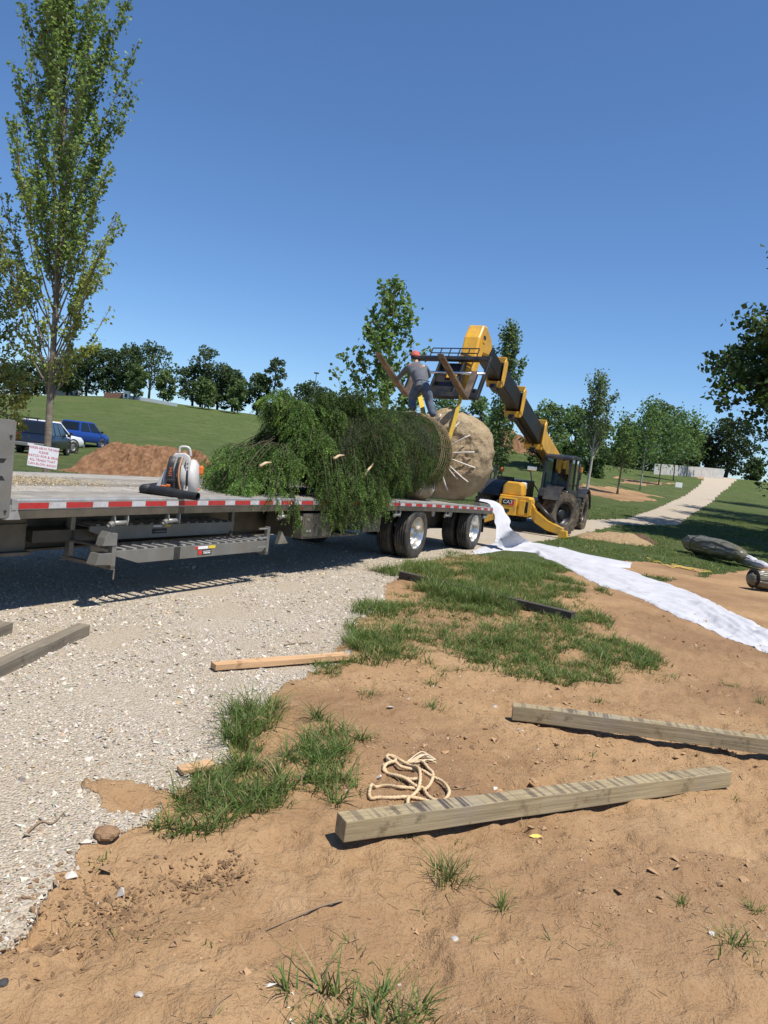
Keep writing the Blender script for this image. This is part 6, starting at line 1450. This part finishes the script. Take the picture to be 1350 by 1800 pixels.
b_ = gbase(1238, 836, 126); clump_tree('oak_tree', 'smaller dark tree left of the oak at the top of the drive', b_, topz(1250, 762, 126) - b_.z, 5.5, h0=.14, clumps=16, per=150, leaf=.38, col=(.024, .040, .015), seed=91, tr=.2)
# big oak at the right, mostly outside the picture, shading the lawn
tree('oak_tree', 'big dark oak reaching in from the right border over the lawn', Vector((19.8, 26.5, hz(19.8, 26.5))), 14.5, n=56, h0=.28, el=(-6, 38), length=lambda f: float(np.interp(f, [0, .2, .55, 1], [.52, .50, .42, .15])), curve=.10, tr=.30, leaf=.24, dens=40, spread=.20, col=(.050, .080, .022), var=.45, subs=9, seed=97, bm_=barkd, extra=((.36, 180, 4, 8.4), (.38, 172, 0, 7.6), (.40, 188, 6, 7.8), (.44, 183, 10, 7.6), (.46, 176, 5, 8.0), (.50, 190, 12, 7.0), (.54, 178, 16, 7.0), (.60, 184, 20, 6.6), (.34, 192, -4, 7.2), (.42, 166, 2, 7.0), (.66, 180, 22, 6.4)))
for k, (x_, y_, h_, lab) in enumerate(((25.6, 45, 13, 'dark tree at the right border beside the drive'), (36.0, 62, 14, 'dark tree farther up the drive at the right border'), (23.5, 38, 13, 'dark tree behind the big oak at the right border'))):
    clump_tree('oak_tree', lab, Vector((x_, y_, hz(x_, y_))), h_, 8.5, h0=.10, clumps=26, per=190, leaf=.28, col=(.036, .058, .02), seed=101 + k, tr=.25, group='dark trees along the right of the drive')
# tree line on the crest at the left
GC = 'trees along the hill crest'
crest = [(20, 700, 640, 9, 0, 'dark tree on the crest behind the left border tree'), (62, 698, 632, 10, 0, 'dark tree on the crest left of the maple trunk'), (118, 694, 622, 9, 0, 'dark tree on the crest just right of the maple trunk'), (152, 692, 606, 9, 0, 'tall dark tree on the crest right of the maple'), (188, 690, 612, 8, 0, 'dark tree behind the white gate pillar'), (222, 692, 604, 8, 0, 'dark tree above the white gate pillar'),
         (262, 695, 603, 9, 1, 'tall open oak at the right end of the left crest group'), (236, 694, 638, 4.6, 2, 'light green young tree in front of the left crest group'), (288, 700, 652, 4.6, 2, 'light green young tree at the end of the white fence'), (338, 714, 640, 8, 0, 'rounded dark tree left in the middle crest group'), (352, 716, 608, 6, 3, 'tall flat-topped pine above the middle crest group'), (382, 718, 640, 8, 0, 'dark tree in the middle crest group right of the pine'),
         (356, 712, 664, 5.2, 2, 'paler young tree in front of the pine'), (408, 722, 650, 6.5, 0, 'dark tree right in the middle crest group'), (412, 722, 664, 4.6, 2, 'paler young tree right of the middle crest group'), (452, 728, 655, 6, 0, 'dark tree left of the thin tall tree'), (478, 730, 628, 4.4, 3, 'thin tall tree with bare trunk near the spruce'), (498, 735, 690, 4.6, 2, 'low pale tree beside the thin tall tree'), (540, 745, 672, 9, 0, 'dark low trees just left of the young broad-leaved tree'), (575, 745, 690, 7, 0, 'dark tree top peeping over the spruce')]
for k, (px, py, tpy, w_, sty, lab) in enumerate(crest):
    Y = 138 if sty == 2 else 150; b_ = gbase(px, py, Y); p0 = P(px, py, Y); b_.z = min(b_.z, p0.z + .5); h_ = topz(px + (py - tpy) * .1, tpy, Y) - b_.z
    c_ = ((.040, .062, .024), (.046, .068, .026), (.072, .105, .036), (.048, .070, .030))[sty]
    clump_tree('crest_tree', lab, b_, h_, w_, h0=(.10, .28, .15, .52)[sty], clumps=(20, 18, 13, 10)[sty], per=(150, 120, 120, 90)[sty], leaf=.45, col=c_, seed=130 + k, tr=.22 if sty != 2 else .10, group=GC, bm_=barkm if sty in (1, 3) else None)

# ================================================================== FAR STRUCTURES
conc = mat('concrete', (.42, .40, .37), (.52, .50, .46), .9, 0, 1.5)
def wall_run(name, label, pa, pb, Y0, Y1, h_, m, cat, thick=.3, panels=6):
    a, b = gbase(pa[0], pa[1], Y0), gbase(pb[0], pb[1], Y1); rt = thing(name, label, cat, tuple(a))
    for k in range(panels):
        p, q = a.lerp(b, k / panels), a.lerp(b, (k + .985) / panels)
        p.z = hz(p.x, p.y); q.z = hz(q.x, q.y)
        MB().add([p, q, q + Vector((0, 0, h_)), p + Vector((0, 0, h_)), p + Vector((0, thick, 0)), q + Vector((0, thick, 0)), q + Vector((0, thick, h_)), p + Vector((0, thick, h_))], [(0, 1, 2, 3), (4, 5, 6, 7), (0, 1, 5, 4), (1, 2, 6, 5), (2, 3, 7, 6), (3, 0, 4, 7)]).build('panel', m, rt, world=True)
    return rt
wall_run('concrete_wall', 'low pale concrete wall at the top of the drive', (1150, 826), (1272, 834), 104, 112, 1.5, conc, 'wall')
wall_run('gate_wall', 'low red-brown wall on the crest left of the white pillar', (183, 690), (216, 692), 140, 140, 1.0, mat('brick_red', (.17, .085, .06), (.22, .12, .085), .9), 'wall', panels=4)
wall_run('white_fence', 'white board fence along the crest right of the pillar', (228, 694), (312, 707), 139, 134, .6, whitep, 'fence', .1, 12)
g_ = gbase(223, 693, 138); pil = thing('gate_pillar', 'small white gate pillar on the crest', 'pillar', tuple(g_))
MB().bb(-.55, .55, -.4, .4, 0, 1.15).build('pillar_body', whitep, pil, bevel=.03); MB().bb(-.7, .7, -.55, .55, 1.15, 1.35).build('pillar_cap', whitep, pil, bevel=.03); MB().bb(-.25, .25, -.41, -.40, .15, .85).build('pillar_panel', darks, pil)
g_ = gbase(548, 735, 140); lp = thing('lamp_post', 'thin lamp post standing on the crest beside the spruce', 'lamp post', tuple(g_)); hL = topz(549, 655, 140) - g_.z
MB().cyl((0, 0, 0), (0, 0, hL), .09, 8, .06).build('pole', alu, lp); MB().box((0, 0, hL), (.9, .4, .25)).build('lamp_head', darks, lp, bevel=.04)
g_ = gbase(100, 694, 152); hs = thing('house', 'white house front glimpsed behind the maple trunk', 'house', tuple(g_))
MB().bb(-3, 3, 0, 5, 0, 3).build('wall', whitep, hs); MB().prism([(-3.4, 3), (3.4, 3), (0, 5)], (0, -.3, 0), (1, 0, 0), (0, 0, 1), (0, 5.6, 0)).build('roof', darks, hs)
for x_ in (-1.8, -.2, 1.4): MB().bb(x_, x_ + .8, -.03, 0, 1, 2.3).build('window', glassmat(), hs)
def small_sign(px, py, w_, h_, label, z_=.55):
    g_ = G(px, py); rt = thing('yard_sign', label, 'sign', tuple(g_), 0, 'small white yard signs along the drive')
    MB().bb(-w_ / 2, w_ / 2, -.01, .01, z_, z_ + h_).build('board', whitep, rt)
    for x_ in (-w_ * .3, w_ * .3): MB().cyl((x_, 0, -.1), (x_, 0, z_), .012, 6).build('stake', alu, rt)
small_sign(1192, 862, .72, .52, 'small white yard sign on the lawn left of the drive', .3); small_sign(1309, 840, .95, .65, 'small white yard sign at the top of the drive', .35)
# red-lettered sign in front of the maple
sp = P(76, 803, 12.3); sgn = thing('warning_sign', 'white corrugated sign with red lettering in front of the maple trunk', 'sign', (sp.x, sp.y, hz(sp.x, sp.y)), math.radians(6))
zc = sp.z - hz(sp.x, sp.y); M4 = Matrix.Translation((0, 0, zc)) @ Matrix.Rotation(math.radians(3), 4, 'Y')
MB().box((0, 0, 0), (.475, .012, .355)).build('board', mat('sign_white', (.74, .74, .76), (.80, .80, .82), .6), sgn, fn=lambda v: M4 @ v)
for x_ in (-.09, .09): MB().cyl((x_, .012, -.02 - zc), (x_, .012, .0), .006, 6).build('stake', alu, sgn, fn=lambda v: M4 @ v)
sred = mat('sign_red', (.50, .035, .04), (.56, .05, .05), .6)
for k, (s_, ln) in enumerate((('HORSES ARE IN THE AREA', .052), ('PLEASE', .052), ('WATCH FOR & GRAB', .056), ('ALL TRASH THAT', .056), ('CAN BLOW AWAY', .056))):
    text(s_, ln, sred, sgn, M4 @ frame((0, -.0072, .132 - k * .066), (1, 0, 0), (0, 0, 1)), sx=.80 if k == 0 else .95, ext=.0006)

# ================================================================== VEHICLES
def carpaint(name, c): return mat(name, c, tuple(v * 1.1 for v in c), .22, .15, 3, spec=.6)
def vehicle(name, label, cat, c, az, L_, W_, st, cabin, paint, details):
    """st: body stations (x, zbot, ztop, halfwidth); cabin: belt x0,x1,z / roof x0,x1,z"""
    rt = thing(name, label, cat, tuple(c), math.pi / 2 - az, 'vehicles parked behind the trailer')
    rings = []
    for x_, zb, zt, hw in st:
        h_ = zt - zb; rings.append([Vector((x_, y_ * hw, zb + z_ * h_)) for y_, z_ in ((-.93, 0), (.93, 0), (1, .2), (1, .55), (.97, .85), (.90, 1), (-.90, 1), (-.97, .85), (-1, .55), (-1, .2))])
    MB().loft(rings).build('body', paint, rt, True, bevel=.02)
    bx0, bx1, bz, rx0, rx1, rz_ = cabin; hw = W_ / 2 * .93; hr = W_ / 2 * .76
    rings = [[Vector((bx0, -hw, bz - .03)), Vector((bx1, -hw, bz - .03)), Vector((bx1, hw, bz - .03)), Vector((bx0, hw, bz - .03))], [Vector((rx0, -hr, rz_ - .05)), Vector((rx1, -hr, rz_ - .05)), Vector((rx1, hr, rz_ - .05)), Vector((rx0, hr, rz_ - .05))], [Vector((rx0 + .12, -hr * .9, rz_)), Vector((rx1 - .12, -hr * .9, rz_)), Vector((rx1 - .12, hr * .9, rz_)), Vector((rx0 + .12, hr * .9, rz_))]]
    MB().loft(rings).build('cabin', details.get('roof', paint), rt, bevel=.03)
    gl = glassmat()
    def pane(name, p, f0, f1, out):
        a, b, c_, d_ = [Vector(v) for v in p]; ce = (a + b + c_ + d_) / 4; out = Vector(out)
        q = [ce + (v - ce) * f0 + out * .012 for v in (a, b, c_, d_)]; MB().add([*q], [(0, 1, 2, 3)]).build(name, gl, rt)
    pane('rear_window', ((bx0, -hw, bz + .02), (bx0, hw, bz + .02), (rx0, hr, rz_ - .07), (rx0, -hr, rz_ - .07)), .88, 1, (-1, 0, .2))
    pane('windscreen', ((bx1, -hw, bz + .02), (bx1, hw, bz + .02), (rx1, hr, rz_ - .07), (rx1, -hr, rz_ - .07)), .9, 1, (1, 0, .3))
    for s_ in (-1, 1):
        for a0, a1 in details.get('side', ((.06, .48), (.54, .94))):
            lx = lambda f: bx0 + (bx1 - bx0) * f; rx = lambda f: rx0 + (rx1 - rx0) * f
            pane('side_window', ((lx(a0), s_ * hw, bz + .02), (lx(a1), s_ * hw, bz + .02), (rx(a1), s_ * hr, rz_ - .08), (rx(a0), s_ * hr, rz_ - .08)), .96, 1, (0, s_, .2))
        MB().box((bx1 - .15, s_ * (hw + .14), bz + .08), (.08, .20, .16)).build('mirror', blk, rt, bevel=.02)
        xb = st[0][0]; MB().box((xb + .02, s_ * W_ * .42, bz - .18), (.10, .16, .34)).build('tail_lamp', mat('tail_lamp_red', (.35, .012, .012), (.42, .02, .02), .25), rt, bevel=.02)
        for x_ in details['axles']:
            R = details.get('R', .38); yc = s_ * (W_ / 2 - .12)
            o = MB().lathe([(.22, -.115), (.33, -.12), (R, -.09), (R, .09), (.33, .12), (.22, .115)], (x_, yc, R), (0, 1, 0), 28).build('wheel', rubber, rt, True)
            MB().lathe([(.23, .10 * s_), (.21, .06 * s_), (.08, .07 * s_), (0, .08 * s_)], (x_, yc, R), (0, 1, 0), 18).build('rim', alu, o, True)
            MB().lathe([(R + .07, -.06 * s_), (R + .10, .105 * s_), (R + .02, .11 * s_), (R + .02, -.06 * s_)], (x_, yc, R + .03), (0, 1, 0), 28).build('wheel_arch', details.get('arch', blk), rt, True)
    xb = st[0][0]; MB().bb(xb - .10, xb + .10, -W_ * .46, W_ * .46, .42, .62).build('rear_bumper', details.get('bumper', alu), rt, bevel=.03); MB().bb(xb - .105, xb - .10, -.16, .16, .47, .59).build('licence_plate', whitep, rt)
    xf = st[-1][0]; MB().bb(xf - .08, xf + .08, -W_ * .46, W_ * .46, .40, .64).build('front_bumper', details.get('bumper', alu), rt, bevel=.03)
    return rt
def vpos(px, py, Y): p = P(px, py, Y); return Vector((p.x, p.y, hz(p.x, p.y)))
navy = carpaint('navy_paint', (.012, .018, .045)); blue = carpaint('blue_paint', (.015, .055, .26)); cwhite = carpaint('white_car_paint', (.70, .70, .69))
az = math.radians(-9); fwd = Vector((math.sin(az), math.cos(az), 0))
vehicle('suv', 'dark blue sport utility vehicle parked rear towards the trailer', 'car', vpos(54, 800, 39.5) + fwd * 2.3, az, 4.7, 1.86, [(-2.32, .48, 1.02, .88), (-2.2, .36, 1.08, .93), (-1, .34, 1.10, .93), (1.0, .34, 1.08, .93), (1.3, .34, 1.05, .92), (2.1, .38, .98, .88), (2.34, .45, .80, .80)], (-2.24, 1.15, 1.08, -2.02, .45, 1.82), navy, {'axles': (-1.4, 1.42), 'bumper': alu, 'side': ((.05, .27), (.31, .58), (.62, .92))})
az = math.radians(22); v_ = vehicle('pickup_truck', 'white truck with black rack behind the dark blue car', 'pickup truck', vpos(70, 790, 47), az, 5.6, 1.98, [(-2.8, .55, 1.12, .93), (-2.7, .45, 1.18, .98), (-.6, .42, 1.20, .99), (1.2, .42, 1.18, .99), (1.5, .42, 1.16, .98), (2.5, .45, 1.08, .94), (2.75, .5, .9, .88)], (-1.0, 1.55, 1.18, -.8, .85, 1.92), cwhite, {'axles': (-1.7, 1.75), 'R': .41, 'bumper': alu})
for x_ in (-2.7, -1.9, -1.1):
    for s_ in (-1, 1): MB().cyl((x_, s_ * .86, 1.15), (x_, s_ * .80, 1.98), .035, 8).build('rack_post', blk, v_)
    MB().cyl((x_, -.80, 1.98), (x_, .80, 1.98), .035, 8).build('rack_bar', blk, v_)
for s_ in (-.8, .8): MB().cyl((-2.8, s_, 1.98), (-.9, s_, 1.98), .035, 8).build('rack_rail', blk, v_)
az = math.radians(13); v_ = vehicle('pickup_truck', 'bright blue pickup truck parked beside the soil heap', 'pickup truck', vpos(133, 790, 56), az, 5.8, 2.0, [(-2.9, .55, 1.15, .95), (-2.8, .45, 1.22, 1.0), (-.6, .42, 1.22, 1.0), (1.3, .42, 1.20, 1.0), (1.6, .42, 1.18, .99), (2.6, .45, 1.10, .95), (2.85, .5, .9, .88)], (-1.0, 1.7, 1.2, -.75, .95, 1.95), blue, {'axles': (-1.75, 1.8), 'R': .42, 'bumper': alu, 'arch': blue})
MB().bb(-2.65, -1.1, -.78, .78, 1.19, 1.232).build('bed_cover', black, v_, bevel=.01)
# low shrubs closing the skyline behind the lawn
for k, (px, py, Y, tpy, w_, lab) in enumerate(((1062, 832, 120, 795, 7, 'low dark shrub on the skyline behind the soil bed'), (1120, 834, 122, 790, 8, 'low dark shrubs on the skyline behind the lawn row'), (1180, 834, 126, 795, 7, 'low shrub on the skyline behind the concrete wall'), (990, 826, 100, 785, 6, 'low shrub on the skyline behind the machine'), (1325, 836, 128, 806, 4, 'low shrub on the skyline right of the drive'))):
    b_ = gbase(px, py, Y); clump_tree('shrub', lab, b_, max(2, topz(px, tpy, Y) - b_.z), w_, h0=.02, clumps=16, per=120, leaf=.42, col=(.05, .075, .028), seed=200 + k, tr=.06, group='low shrubs on the skyline', cat='shrub')
